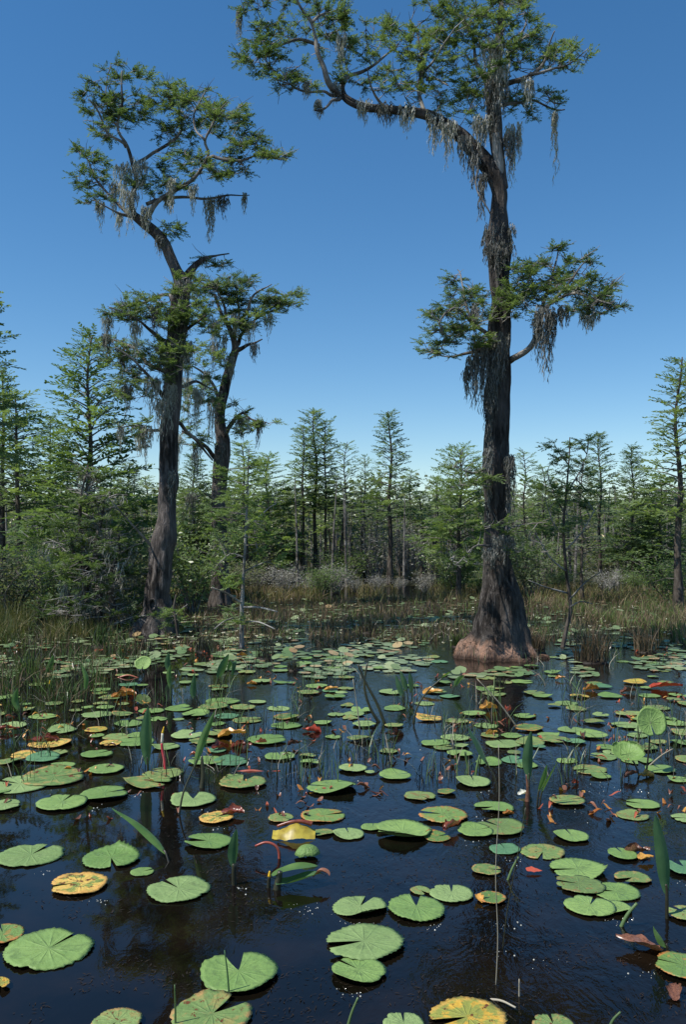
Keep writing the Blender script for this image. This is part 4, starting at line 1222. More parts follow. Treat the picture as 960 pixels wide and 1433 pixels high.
# ------------------------------------------------------------------ lily pads
def pad_mesh(seed, gap=6, crenate=0.02, teeth=34, wave=0.02, cup=0.0, fold=0.0, upturn=0.0, upang=1.6):
    """unit-radius round leaf with a V notch on +X; cup raises the rim, fold bends it along Y, upturn lifts one side's rim."""
    rs = random.Random(seed)
    N, K = 96, 6
    g = math.radians(gap)
    V, Fc = [(0.06, 0, 0.0)], []
    ph = rs.uniform(0, 6)
    dents = [(rs.uniform(0.4, 5.9), rs.uniform(0.01, 0.06) * (2.6 if rs.random() < 0.15 else 1), rs.uniform(0.03, 0.14)) for _ in range(rs.randint(3, 9))]
    for k in range(1, K + 1):
        r0 = (k / K) ** 0.85
        for j in range(N + 1):
            a = g + (2 * math.pi - 2 * g) * j / N
            da = min(a, 2 * math.pi - a)
            Rr = 1 - 0.13 * math.exp(-(da / 0.3) ** 2) + 0.03 * math.sin(2 * a + ph) + 0.015 * math.sin(5 * a + ph)
            Rr += crenate * math.sin(a * teeth + 2 * math.sin(a * 3 + ph)) * (1 if k == K else 0.2 if k == K - 1 else 0)
            for (c, dp, wd) in dents:
                Rr -= dp * math.exp(-((a - c) / wd) ** 2) * (1 if k == K else 0.3 if k == K - 1 else 0)
            r = r0 * Rr
            x, y = r * math.cos(a), r * math.sin(a)
            z = 0.55 * wave * r * r * (math.sin(3 * a + ph) + 0.6 * math.sin(7 * a + 2 * ph)) + cup * r ** 3
            dd = math.atan2(math.sin(a - upang), math.cos(a - upang))
            z += upturn * max(0, r - 0.55) ** 1.5 * 2.2 * math.exp(-(dd / 0.75) ** 2)
            z += 0.018 * (da < 0.5) * r * math.exp(-(da / 0.2) ** 2)
            if fold:
                ang = fold * abs(y)
                y2 = math.copysign(math.sin(abs(y) * fold) / fold, y)
                z += (1 - math.cos(abs(y) * fold)) / fold
                y = y2
            V.append((x, y, z))
    for j in range(N):
        Fc.append((0, 1 + j, 2 + j))
    for k in range(K - 1):
        b0, b1 = 1 + k * (N + 1), 1 + (k + 1) * (N + 1)
        for j in range(N):
            Fc.append((b0 + j, b1 + j, b1 + j + 1, b0 + j + 1))
    # underside rim for thickness
    b = 1 + (K - 1) * (N + 1)
    o = len(V)
    for j in range(N + 1):
        x, y, z = V[b + j]
        V.append((x * 0.985, y * 0.985, z - 0.014))
    for j in range(N):
        Fc.append((b + j, o + j, o + j + 1, b + j + 1))
    me = bpy.data.meshes.new('lily_pad')
    me.from_pydata(V, [], Fc)
    me.polygons.foreach_set('use_smooth', [True] * len(me.polygons))
    return me


PM = {}


def pad_variant(kind, i):
    key = (kind, i)
    if key not in PM:
        g = [5, 9, 4, 12, 7, 3, 16, 6][i % 8]
        me = pad_mesh(100 + i * 7, g + (i // 8) * 2, [0.012, 0.022, 0.008, 0.026, 0.016, 0.02, 0.01, 0.025][i % 8], [30, 38, 26, 34, 42, 36, 28, 32][i % 8], [0.02, 0.03, 0.015, 0.035, 0.02, 0.04, 0.025, 0.02][i % 8],
                      upturn=[0, 0, 0.25, 0, 0.15, 0, 0.2, 0.35, 0, 0.4, 0, 0, 0.3, 0][i % 14], upang=[0, 0, 1.6, 0, 4.5, 0, 0.8, 2.6, 0, 4.0, 0, 0, 3.2, 0][i % 14])
        me.materials.append(M[kind])
        PM[key] = me
    return PM[key]


pads = []            # (obj, px, py, colour words, w)
pz = [0]
COLW = {'pad_worn': 'speckled green', 'pad_pale': 'pale green', 'pad': 'green', 'pad_blue': 'bluish green', 'pad_edge': 'rusty rimmed', 'pad_yellow': 'yellowing', 'pad_blotch': 'blotched rotting', 'pad_olive': 'dull olive', 'pad_sunk': 'sunken dark green'}


VR = random.Random(77)


def put_pad(px, py, w, notch, kind='pad', var=None, label=None, mesh=None, tilt=0.0, tdir=0.0, z=None):
    if kind == 'pad' and mesh is None and label is None:
        kind = VR.choices(['pad', 'pad_worn', 'pad_pale'], [50, 28, 22])[0]
    q = W(px, py)
    rad = w * 0.5 / F * q.y
    me = mesh or pad_variant(kind, R.randrange(14) if var is None else var)
    o = bpy.data.objects.new('lily_pad', me)
    COL.objects.link(o)
    pz[0] = (pz[0] * 7 + 3) % 17
    zz = (0.004 + 0.0007 * pz[0] + rad * 0.012) if z is None else z
    o.location = (q.x, q.y, zz)
    o.rotation_euler = Euler((math.radians(R.uniform(-1.2, 1.2)), math.radians(R.uniform(-1.2, 1.2)), math.radians(notch)))
    if tilt:
        ax = Vector((math.cos(tdir), math.sin(tdir), 0))
        o.rotation_euler = (Matrix.Rotation(tilt, 3, ax) @ Euler((0, 0, math.radians(notch))).to_matrix()).to_euler()
    o.scale = (rad, rad * R.uniform(0.92, 1.02), rad)
    o['category'] = 'lily pad'
    o['group'] = 'lily pads on the dark water'
    pads.append([o, px, py, kind, w, label])
    return o


HP = [  # x, y, width, notch direction (0 right, 90 away), kind
    (43, 1198, 90, 68, 'pad'), (155, 1203, 78, 290, 'pad'), (199, 1221, 33, 30, 'pad'), (110, 1239, 82, 200, 'pad_blotch'), (250, 1246, 89, 135, 'pad'), (68, 1330, 124, 62, 'pad'), (3, 1311, 62, 120, 'pad_edge'),
    (-4, 1382, 36, 300, 'pad_yellow'), (334, 1365, 112, 105, 'pad'), (296, 1424, 116, 50, 'pad'), (163, 1436, 72, 250, 'pad'), (291, 1179, 70, 172, 'pad'), (303, 1146, 50, 40, 'pad_blotch'), (393, 1147, 37, 330, 'pad'),
    (453, 1142, 63, 15, 'pad_edge'), (451, 1166, 34, 200, 'pad'), (488, 1168, 48, 100, 'pad'), (521, 1159, 32, 80, 'pad'), (504, 1270, 78, 66, 'pad'), (583, 1273, 88, 88, 'pad'), (632, 1252, 64, 84, 'pad'), (589, 1248, 30, 300, 'pad'),
    (688, 1260, 42, 200, 'pad_edge'), (510, 1323, 113, 195, 'pad'), (502, 1362, 76, 140, 'pad'), (655, 1428, 112, 200, 'pad_yellow'), (620, 1143, 70, 170, 'pad_edge'), (692, 1131, 55, 200, 'pad'), (800, 1172, 50, 95, 'pad'),
    (682, 1220, 42, 350, 'pad'), (707, 1189, 44, 100, 'pad_blue'), (760, 1193, 62, 250, 'pad'), (809, 1218, 80, 190, 'pad'), (812, 1240, 70, 160, 'pad_olive'), (863, 1249, 64, 170, 'pad'), (826, 1271, 68, 60, 'pad'), (860, 1272, 48, 140, 'pad'),
    (886, 1230, 50, 210, 'pad'), (872, 1198, 43, 100, 'pad'), (958, 1218, 52, 100, 'pad_blue'), (962, 1282, 52, 130, 'pad'), (957, 1355, 80, 150, 'pad_edge'), (901, 1347, 42, 60, 'pad_sunk'), (792, 1302, 40, 60, 'pad_sunk'),
    (700, 1160, 66, 130, 'pad_olive'), (666, 1165, 50, 20, 'pad'), (962, 1146, 42, 180, 'pad'), (886, 1142, 44, 20, 'pad_olive'), (745, 1146, 30, 60, 'pad_sunk'), (565, 1436, 60, 90, 'pad'), (775, 1436, 60, 90, 'pad'),
    (75, 1090, 86, 20, 'pad'), (28, 1099, 84, 160, 'pad'), (-6, 1106, 50, 0, 'pad'), (146, 1113, 68, 30, 'pad'), (86, 1126, 72, 80, 'pad'), (6, 1129, 46, 10, 'pad'), (206, 1096, 70, 340, 'pad'), (228, 1085, 58, 150, 'pad_olive'),
    (148, 1077, 54, 88, 'pad'), (60, 1062, 47, 10, 'pad_blue'), (87, 1073, 36, 190, 'pad'), (14, 1066, 36, 100, 'pad'), (33, 1057, 38, 200, 'pad_blotch'), (70, 1041, 60, 100, 'pad_blotch'), (134, 1022, 34, 180, 'pad_yellow'), (163, 1032, 40, 30, 'pad'),
    (190, 1040, 52, 200, 'pad'), (232, 1046, 42, 50, 'pad'), (180, 1013, 43, 100, 'pad'), (136, 1002, 46, 10, 'pad'), (262, 1031, 46, 60, 'pad'), (283, 1039, 38, 200, 'pad'), (270, 1121, 65, 100, 'pad'), (340, 1097, 65, 80, 'pad'), (323, 1067, 48, 20, 'pad_blue'),
    (288, 1066, 50, 170, 'pad'), (392, 1060, 43, 100, 'pad'), (431, 1058, 24, 20, 'pad'), (347, 1008, 43, 10, 'pad'), (400, 1016, 46, 190, 'pad'), (401, 1004, 40, 60, 'pad_edge'), (390, 992, 34, 120, 'pad'), (374, 1036, 58, 10, 'pad'), (452, 1012, 27, 200, 'pad'),
    (467, 1032, 24, 70, 'pad'), (464, 1104, 70, 170, 'pad'), (494, 1077, 42, 100, 'pad'), (554, 1087, 45, 20, 'pad'), (518, 1082, 15, 0, 'pad'), (663, 1096, 54, 90, 'pad'), (588, 1115, 46, 300, 'pad_olive'), (625, 1110, 27, 180, 'pad_edge'), (795, 1122, 50, 10, 'pad'),
    (900, 1126, 47, 160, 'pad'), (794, 1065, 30, 80, 'pad'), (826, 1078, 50, 190, 'pad'), (841, 1087, 31, 20, 'pad'), (738, 1072, 31, 170, 'pad'), (610, 1041, 41, 90, 'pad'), (638, 1033, 42, 20, 'pad'), (705, 1042, 50, 100, 'pad'), (740, 1020, 43, 180, 'pad_edge'),
    (510, 1015, 35, 20, 'pad'), (504, 1035, 37, 150, 'pad'), (552, 1016, 27, 40, 'pad'), (663, 1000, 36, 170, 'pad'), (312, 982, 50, 20, 'pad'), (298, 990, 44, 180, 'pad'), (340, 991, 36, 60, 'pad'), (250, 992, 40, 20, 'pad'), (60, 1003, 40, 10, 'pad'),
    (955, 1040, 34, 20, 'pad'), (880, 1016, 46, 190, 'pad'), (945, 1012, 40, 60, 'pad'), (925, 1078, 44, 100, 'pad'), (950, 1092, 30, 10, 'pad'), (800, 1022, 36, 80, 'pad'), (830, 1030, 44, 10, 'pad'), (850, 1048, 30, 190, 'pad'), (880, 1000, 36, 100, 'pad'),
    (735, 1003, 32, 30, 'pad'), (845, 962, 26, 10, 'pad_blue'), (812, 975, 28, 100, 'pad_yellow'), (855, 975, 34, 10, 'pad'), (760, 975, 30, 190, 'pad'), (630, 975, 30, 50, 'pad_blue'), (595, 985, 30, 10, 'pad'), (552, 992, 32, 180, 'pad'), (640, 1010, 34, 80, 'pad'),
]
for i, (x, y, w, nt_, k) in enumerate(HP):
    put_pad(x, y, w, nt_, k, z=(-0.004 if k == 'pad_sunk' else None))

# random fill, as dense as in the photograph
occ = [(x, y, w) for x, y, w, _, _ in HP]
tries = 0
N_IND = 296
while len(pads) < N_IND - 8 and tries < 60000:
    tries += 1
    py = 918 + 150 * R.random() ** 1.25
    px = R.uniform(-15, 975)
    dens = 0.5 + 0.9 * noise.noise((px * 0.008, py * 0.02, 20)) + (0.25 if px < 330 else 0) + (0.15 if px > 600 else 0) - (0.3 if (330 < px < 620 and py > 1030) else 0)
    if (250 < px < 620 and py < 935):
        dens -= 0.1
    if R.random() > dens or (620 < px < 770 and py < 930):
        continue
    w = R.uniform(0.10, 0.24) * F / WY(py)
    if any(abs(px - a) < (w + c) * 0.36 and abs(py - b) < (w + c) * 0.34 * (py - HY) / F for a, b, c in occ):
        continue
    occ.append((px, py, w))
    k = R.choices(['pad', 'pad_blue', 'pad_edge', 'pad_yellow', 'pad_blotch', 'pad_olive'], [70, 8, 6, 2, 2, 12])[0]
    put_pad(px, py, w, R.uniform(0, 360), k)
# far pads: one mass
mb = MB()
fr = random.Random(95)
cnt = 0
fp = {'g': MB(), 'y': MB()}
while cnt < 2300:
    py = 834 + 116 * fr.random() ** 0.9
    px = fr.uniform(-40, 1000)
    if (px < 190 and py < 885) or (600 < px < 780 and py > 890 and py < 930) or noise.noise((px * 0.012, py * 0.05, 30)) < -0.2 + max(0, py - 900) * 0.006:
        continue
    q = W(px, py)
    r = fr.uniform(0.03, 0.075)
    up = fr.random() < 0.07
    a0 = fr.uniform(0, 6.28)
    t1, t2 = (fr.uniform(-0.5, 0.5), fr.uniform(0.15, 0.5)) if up else (fr.uniform(-0.03, 0.03), fr.uniform(-0.03, 0.03))
    zc = 0.012 + (0.03 if up else 0)
    V = [(q.x, q.y, zc)]
    for j in range(13):
        a = a0 + 0.1 + 6.08 * j / 12
        rr = r * (1 + 0.05 * math.sin(5 * a))
        dx, dy = math.cos(a) * rr, math.sin(a) * rr
        V.append((q.x + dx, q.y + dy * math.cos(t2), zc + dx * t1 * 0.5 + dy * math.sin(t2)))
    fp['y' if fr.random() < 0.10 else 'g'].add(V, [(0, j + 1, j + 2) for j in range(12)])
    cnt += 1
tag(fp['g'].build('far_lily_pads', M['pad_far']), 'countless small green pads covering the far shallows', 'lily pads', None, 'stuff')
tag(fp['y'].build('far_yellow_pads', M['pad_far_yellow']), 'scattered yellowing pads among the far green ones', 'lily pads', None, 'stuff')

# special pads --------------------------------------------------------------
LM = []               # landmarks: (name, px, py)


def special_pad(name, px, py, w, notch, label, kind, lmname, **kw):
    tilt, td = kw.pop('tilt', 0), kw.pop('tdir', 0)
    lift = kw.pop('lift', 0.0)
    me = pad_mesh(R.randrange(999), **kw)
    me.materials.append(M[kind])
    o = put_pad(px, py, w, notch, kind, mesh=me, label=label, tilt=tilt, tdir=td)
    o.name = name
    o.location.z += lift
    if lmname:
        LM.append((lmname, px, py))
    return o


special_pad('lily_pad', 564, 1166, 82, 185, 'big glossy cupped lily pad with its far rim turned up and shining', 'pad', 'cupped glossy pad', gap=6, upturn=0.28, upang=1.2, cup=0.10, crenate=0.006, wave=0.012)
special_pad('lily_pad', 430, 1199, 36, 20, 'small glossy domed lily pad bulging out of the water beside the folded torn leaf', 'pad', 'domed glossy pad', gap=3, cup=-0.62, crenate=0.004, lift=0.045)
special_pad('lily_pad', 612, 1172, 40, 30, 'orange-edged pad half hidden under the rolled red leaf, right of the cupped pad', 'pad_edge', None, gap=8, upturn=0.3)
LM.append(('blotched yellow pad', 110, 1239))
LM.append(('big yellow-edged front pad', 655, 1428))
for row in pads:
    if (row[1], row[2]) == (110, 1239):
        row[5] = 'yellow blotched rotting lily pad alone on dark water in the left foreground'
    if (row[1], row[2]) == (655, 1428):
        row[5] = 'large yellow-edged lily pad at the very front, cut by the lower edge'
    if (row[1], row[2]) == (334, 1365):
        row[5] = 'large round green lily pad in the left foreground, a thin stem rising through its notch'
        LM.append(('large round front pad', 334, 1365))


def stalk(mb, pts, r0, r1, n=7):
    p = catmull(pts, 5)
    tube(mb, p, np.linspace(r0, r1, len(p)), n)


# folded yellow pad with a red rolled rim
q = W(411, 1172)
fy = empty('folded_lily_pad', (q.x, q.y, 0), 'yellow folded lily pad with a red rolled rim, left of the cupped glossy pad', 'lily pad', 'lily pads on the dark water')
LM.append(('folded yellow pad with red rim', 411, 1168))
s_ = 60 / F * q.y
mb = MB()
V, Fc = [], []
A, B = 20, 8
for i in range(A + 1):
    u = -1 + 2 * i / A
    for j in range(B + 1):
        v = j / B
        zz = 0.008 + 0.05 * math.sin(v * 1.4) * (1 - 0.25 * u * u) + 0.003 * math.sin(4 * u + 3 * v)
        V.append((q.x + u * s_ * 0.5, q.y - 0.05 + v * 0.075 + 0.02 * u * u, zz * (0.8 + 0.3 * math.sin(3 * u + 1)) + 0.006 * noise.noise((u * 4, v * 3, 5))))
for i in range(A):
    for j in range(B):
        a = i * (B + 1) + j
        Fc.append((a, a + B + 1, a + B + 2, a + 1))
mb.add(V, Fc)
mb.build('pad', M['yellow_leaf'], fy, smooth=True)
mb = MB()
stalk(mb, [[q.x + s_ * u, q.y + 0.03, 0.06 + 0.012 * math.sin(4 * u + 1) - 0.05 * u * u] for u in (-0.4, -0.25, -0.05, 0.15, 0.3, 0.42)], 0.007, 0.012)
mb.build('rolled_rim', M['dead_red'], fy, smooth=True)


# ------------------------------------------------------------------ upright leaves
def blade_leaf(mb, pts, w, yaw=0.3, fold=0.35, shape=0.8):
    """lanceolate blade along pts (3-D), V-folded, maximum width w; a thin solid leaf."""
    p = catmull(pts, 6)
    n = len(p)
    t, _, _ = frames(p)
    V, Fc = [], []
    for i in range(n):
        u = i / (n - 1)
        ww = w * 0.5 * (math.sin(math.pi * min(1, u * 0.94 + 0.06)) ** shape)
        if i == n - 1:
            ww = 0.0005
        side = np.array([math.cos(yaw), math.sin(yaw), 0])
        side = side - t[i] * side.dot(t[i])
        side /= np.linalg.norm(side)
        nn = np.cross(t[i], side)
        for k in (-1, -0.5, 0, 0.5, 1):
            V.append(p[i] + side * ww * k + nn * (abs(k) * ww * fold + 0.02 * w * math.sin(9 * u + k)))
    for i in range(n - 1):
        for k in range(4):
            a = i * 5 + k
            Fc.append((a, a + 1, a + 6, a + 5))
    mb.add(V, Fc)


def upright(name, base, path, w_px, label, mat='arum', stalkm='stalk_dark', bstart=0, yaw=0.3, fold=0.35, lean=0.0, sr=0.006, group='spear leaves standing in the water', cat='leaf', lm=None, shape=0.8):
    """base (px,py) on the water; path: pixel points upward; the blade covers path[bstart:], a stalk runs from the water to path[bstart]."""
    Y = WY(base[1])
    b = W(*base)
    n = len(path)
    p3 = [np.array(list(P(x, y, Y + lean * (i + 1) / n))) for i, (x, y) in enumerate(path)]
    root = empty(name, (b.x, b.y, 0), label, cat, group)
    mb = MB()
    sp = [np.array([b.x, b.y, -0.06])] + p3[:bstart + 1]
    sp.append(p3[bstart] + (p3[bstart + 1] - p3[bstart]) * 0.25)
    stalk(mb, sp, sr, sr * 0.6)
    mb.build('stalk', M[stalkm], root, smooth=True)
    mb = MB()
    blade_leaf(mb, p3[bstart:], w_px / F * Y, yaw, fold, shape)
    mb.build('blade', M[mat], root, smooth=True)
    if lm:
        LM.append((lm, *base))
    return root


upright('spear_leaf', (207, 1082), [(206, 1070), (205, 1030), (207, 988)], 17, 'broad blue-green spear leaf standing straight up, left of the red spike', bstart=0, yaw=0.5, fold=0.5, lm='broad blue-green spear leaf')
upright('spear_leaf', (248, 1140), [(256, 1110), (272, 1072), (284, 1035), (301, 994)], 11, 'tall slim bent spear leaf on a dark stalk, right of the red spike', 'arum_bright', bstart=1, lean=0.1, lm='tall slim bent spear leaf')
upright('spear_leaf', (327, 1238), [(327, 1215), (329, 1190), (331, 1160)], 17, 'short dark spear leaf alone in dark water behind the large round front pad', bstart=0, fold=0.7, yaw=0.7, sr=0.012, lm='short dark spear leaf')
upright('spear_leaf', (242, 1211), [(232, 1195), (215, 1174), (188, 1150), (156, 1131)], 17, 'long drooping spear leaf leaning left over the water in the left foreground', 'arum_bright', bstart=0, yaw=1.2, fold=0.3, lean=0.25, lm='long drooping spear leaf')
upright('spear_leaf', (699, 1108), [(693, 1090), (683, 1070), (670, 1042), (655, 1017)], 13, 'spear leaf slanting left on a dark stalk, just left of the upright right-hand one', bstart=1, yaw=0.8, lm='slanting right-hand spear leaf')
upright('spear_leaf', (741, 1100), [(741, 1090), (740, 1060), (744, 1022)], 16, 'upright spear leaf right of the slanting one, a dry red sheath at its foot', bstart=0, yaw=0.2, fold=0.4, lm='upright right-hand spear leaf')
upright('spear_leaf', (751, 1128), [(754, 1110), (762, 1090), (766, 1070)], 9, 'narrow spear leaf of a V shaped pair, its left leaf', 'arum_bright', bstart=0, yaw=0.4)
upright('spear_leaf', (753, 1130), [(758, 1112), (768, 1092), (780, 1068)], 9, 'narrow spear leaf of a V shaped pair, its right leaf', 'arum_bright', bstart=0, yaw=0.9)
upright('spear_leaf', (934, 1285), [(934, 1250), (929, 1200), (918, 1140)], 21, 'longest spear leaf, leaning left near the right edge of the foreground', bstart=0, yaw=0.25, fold=0.3, sr=0.008, shape=0.6, lm='longest spear leaf')
upright('spear_leaf', (940, 1332), [(934, 1325), (926, 1312), (915, 1296)], 13, 'small rolled spear leaf lying low in front of the longest spear leaf', 'arum_bright', bstart=0, yaw=0.9, fold=0.9)
upright('spear_leaf', (298, 962), [(305, 950), (312, 934), (320, 915)], 13, 'spear leaf of the far clump on the left, upright blade', bstart=0, yaw=0.6)
upright('spear_leaf', (302, 965), [(318, 940), (326, 926), (324, 950)], 10, 'spear leaf of the far clump on the left, blade bent over', bstart=0, yaw=0.9)
upright('spear_leaf', (272, 985), [(271, 978), (270, 965), (272, 942)], 9, 'small lone spear leaf just left of the far clump', bstart=0)
upright('spear_leaf', (566, 985), [(564, 975), (560, 962), (554, 945)], 9, 'left leaf of the far pair right of the dark bent stalks', bstart=0)
upright('spear_leaf', (572, 978), [(570, 968), (566, 954), (560, 938)], 8, 'middle leaf of the far group right of the dark bent stalks', bstart=0)
upright('spear_leaf', (577, 978), [(576, 970), (576, 956), (573, 940)], 8, 'right leaf of the far group right of the dark bent stalks', bstart=0)
upright('spear_leaf', (577, 1012), [(584, 990), (600, 966), (618, 950), (632, 940)], 9, 'dark arching stalk carrying a small leaf, left of the fallen orange leaf', 'arum_bright', bstart=2, yaw=0.9, sr=0.008, lm='dark arching stalk')
upright('spear_leaf', (630, 970), [(636, 962), (642, 952), (650, 945)], 8, 'short bright blade right of the dark arching stalk', 'arum_bright', bstart=0)
upright('spear_leaf', (236, 948), [(236, 940), (234, 928), (236, 912)], 8, 'short blade among the grass left of the far clump', bstart=0)
upright('spear_leaf', (62, 952), [(64, 942), (70, 930), (74, 916)], 8, 'bright blade in the grass near the left edge', 'arum_bright', bstart=0)
upright('spear_leaf', (118, 980), [(118, 968), (120, 950), (114, 930)], 7, 'slim blade right of the grass near the left edge', 'arum_bright', bstart=0)
upright('spear_leaf', (28, 1005), [(26, 995), (20, 980), (24, 962)], 9, 'slim blade nearest to the left edge', 'arum_bright', bstart=0)
upright('spear_leaf', (240, 978), [(238, 965), (236, 945), (238, 930)], 7, 'slim yellow-green blade left of the small lone spear leaf', 'arum_bright', bstart=0)


def stem_thing(name, pts, base_py, r_px, label, mat, group='bare stems in the water', cat='stem', r_end=0.5, lm=None, lean=0.0):
    Y = WY(base_py)
    p = [np.array(list(P(x, y, Y + lean * i))) for i, (x, y) in enumerate(pts)]
    p[0] = np.array([p[0][0], p[0][1], min(p[0][2], -0.02)])
    mb = MB()
    r = r_px * 0.5 / F * Y
    stalk(mb, p, r, r * r_end, 8)
    o = mb.build(name, M[mat], smooth=True, origin=(p[0][0], p[0][1], 0))
    tag(o, label, cat, group)
    if lm:
        LM.append((lm, pts[0][0], base_py))
    return o


# the red spike with a yellow tip
Y = WY(1080)
b = W(231, 1080)
sk = empty('flower_spike', (b.x, b.y, 0), 'red flower spike with white neck and yellow tip, curving up beside the broad spear leaf', 'flower')
LM.append(('red flower spike', 230, 1079))
pp = [np.array(list(P(x, y, Y))) for x, y in [(231, 1083), (230, 1066), (227, 1050), (226, 1040), (227, 1026), (229, 1017)]]
mb = MB(); stalk(mb, pp[:4], 0.0095, 0.0085, 9); mb.build('stalk', M['spadix_pink'], sk, smooth=True)
mb = MB(); stalk(mb, pp[3:5], 0.0085, 0.0075, 9); mb.build('neck', M['spadix_white'], sk, smooth=True)
mb = MB(); stalk(mb, pp[4:], 0.0078, 0.003, 9); mb.build('tip', M['spadix_yellow'], sk, smooth=True)
# other flower spikes
for (x, y, ty, lab) in [(376, 1242, 1219, 'stubby flower spike with a yellow tip, left of the folded torn leaf'), (68, 968, 952, 'tiny yellow tipped flower spike in the grass by the left edge')]:
    Y = WY(y)
    b = W(x, y)
    sk = empty('flower_spike', (b.x, b.y, 0), lab, 'flower')
    pp = [np.array(list(P(x + (i - 1) * 0.6, y + (ty - y) * i / 3 + (4 if i == 0 else 0), Y))) for i in range(4)]
    mb = MB(); stalk(mb, pp[:3], 0.009, 0.007, 8); mb.build('stalk', M['stalk_dark'], sk, smooth=True)
    mb = MB(); stalk(mb, pp[2:], 0.0075, 0.003, 8); mb.build('tip', M['spadix_yellow'], sk, smooth=True)

# standing round leaves by the right edge
def standing_leaf(base, c, wpx, label, kind, lm, pitch, yaw=0.0, cup=0.25, fold=0.0, notch=-90):
    Y = WY(base[1])
    b = W(*base)
    root = empty('standing_lily_leaf', (b.x, b.y, 0), label, 'leaf', 'lily leaves held up above the water')
    cc = P(c[0], c[1], Y - 0.02)
    mb = MB()
    stalk(mb, [[b.x, b.y, -0.05], [(b.x + cc.x) / 2 + 0.01, b.y, cc.z * 0.5], [cc.x, cc.y, cc.z]], 0.006, 0.005)
    mb.build('stalk', M['stalk_dark'], root, smooth=True)
    me = pad_mesh(R.randrange(999), 6, 0.008, 30, 0.03, cup=cup, fold=fold)
    me.materials.append(M[kind])
    o = bpy.data.objects.new('blade', me)
    COL.objects.link(o)
    o.parent = root
    o.location = cc - b
    r = wpx * 0.5 / F * Y
    o.scale = (r, r, r)
    o.rotation_euler = (Euler((math.radians(pitch), 0, math.radians(yaw))).to_matrix() @ Euler((0, 0, math.radians(notch))).to_matrix()).to_euler()
    LM.append((lm, *base))


standing_leaf((904, 1082), (911, 1011), 44, 'round lily leaf standing upright on a stalk above the others near the right edge', 'pad', 'standing round leaf', 62, 10, 0.2)
standing_leaf((898, 1086), (879, 1057), 46, 'glossy cupped lily leaf raised on a stalk, just below the upright round leaf', 'pad', 'raised cupped leaf', 22, -10, 0.35)
standing_leaf((200, 952), (200, 929), 23, 'pale round lily leaf standing up far out on the left', 'pad', 'pale standing leaf', 48, 0, 0.25)
# the folded torn leaf in the foreground
q = W(392, 1244)
fl = empty('folded_leaf', (q.x, q.y, 0), 'folded green leaf with a torn brown tip on a dark stalk stump, middle foreground', 'leaf')
LM.append(('folded torn leaf', 405, 1238))
Y = q.y
mb = MB()
stalk(mb, [[q.x - 0.02, q.y, -0.05], [q.x - 0.01, q.y, 0.03], [q.x + 0.0, q.y, 0.075]], 0.02, 0.011)
mb.build('stalk', M['stalk_dark'], fl, smooth=True)
mb = MB()
blade_leaf(mb, [np.array(list(P(x, y, Y + d))) for x, y, d in [(381, 1226, 0), (396, 1220, 0.02), (418, 1214, 0.05), (446, 1212, 0.08)]], 0.075, 1.35, 0.25, 0.55)
mb.build('blade', M['arum_bright'], fl, smooth=True)
mb = MB()
blade_leaf(mb, [np.array(list(P(x, y, Y + d))) for x, y, d in [(386, 1238, -0.02), (405, 1236, 0.0), (430, 1228, 0.02), (452, 1222, 0.04)]], 0.07, 1.3, 0.5, 0.6)
mb.build('lower_blade', M['arum'], fl, smooth=True)
mb = MB()
blade_leaf(mb, [np.array(list(P(x, y, Y + d))) for x, y, d in [(438, 1228, 0.03), (448, 1220, 0.04), (456, 1221, 0.04), (461, 1226, 0.03)]], 0.03, 1.2, 0.7, 0.6)
mb.build('torn_tip', M['dead_brown'], fl, smooth=True)

stem_thing('arching_stem', [(391, 1204), (390, 1191), (383, 1182), (371, 1179), (357, 1184)], 1201, 4.5, 'thick red stem arching like a hook left of the folded yellow pad', 'stalk_red', r_end=0.7, lm='arching red stem')
stem_thing('floating_stem', [(504, 1424), (545, 1398), (592, 1368)], 1424, 6, 'fat green stem lying aslant at the very front, left of the yellow-edged pad', 'stalk_green', r_end=0.7, lean=0.13)
stem_thing('green_reed', [(484, 1440), (492, 1418), (501, 1396)], 1438, 5, 'short green stem left of the fat slanting stem at the front', 'stalk_green', r_end=0.5)
stem_thing('green_reed', [(709, 1232), (717, 1216), (726, 1199)], 1231, 4, 'short pale green stem in front of the bluish pad in the middle right', 'stalk_green', r_end=0.6)
stem_thing('green_reed', [(867, 1297), (878, 1281), (892, 1264)], 1296, 6, 'pale green stem leaning against the lowest pad of the right cluster', 'stalk_green', r_end=0.7)
stem_thing('green_reed', [(850, 1440), (858, 1428), (869, 1416)], 1438, 5, 'short stem at the very front near the right corner', 'stalk_green', r_end=0.6)
stem_thing('green_reed', [(245, 1440), (245, 1410), (244, 1378)], 1438, 3.5, 'thin stem at the very front, left of the notched front pad', 'stalk_green', r_end=0.5)
stem_thing('green_reed', [(321, 1396), (318, 1362), (314, 1330)], 1394, 3, 'thin blue-green stem rising through the notch of the large round front pad', 'arum', r_end=0.6)
stem_thing('dry_stalk', [(694, 1380), (697, 1310), (694, 1220), (699, 1120), (698, 1042)], 1378, 1.7, 'hair thin pale dry stalk, longest upright line in the right foreground', 'straw', r_end=0.5)
stem_thing('dry_stalk', [(703, 1330), (711, 1270), (725, 1195), (736, 1130)], 1328, 1.8, 'hair thin dark stalk leaning right, beside the longest pale one', 'stalk_dark', r_end=0.5)
stem_thing('dry_stalk', [(727, 1395), (727, 1370)], 1394, 3, 'short pale stalk tip in the right foreground', 'straw', r_end=0.5)
stem_thing('dry_stalk', [(540, 1015), (528, 985), (512, 955), (501, 930)], 1013, 5, 'left one of two dark bent stalks in mid water', 'stalk_dark', r_end=0.6, lm='dark bent stalks')
stem_thing('dry_stalk', [(532, 1012), (518, 990), (510, 960), (514, 928)], 1010, 5, 'right one of two dark bent stalks in mid water', 'stalk_dark', r_end=0.5)
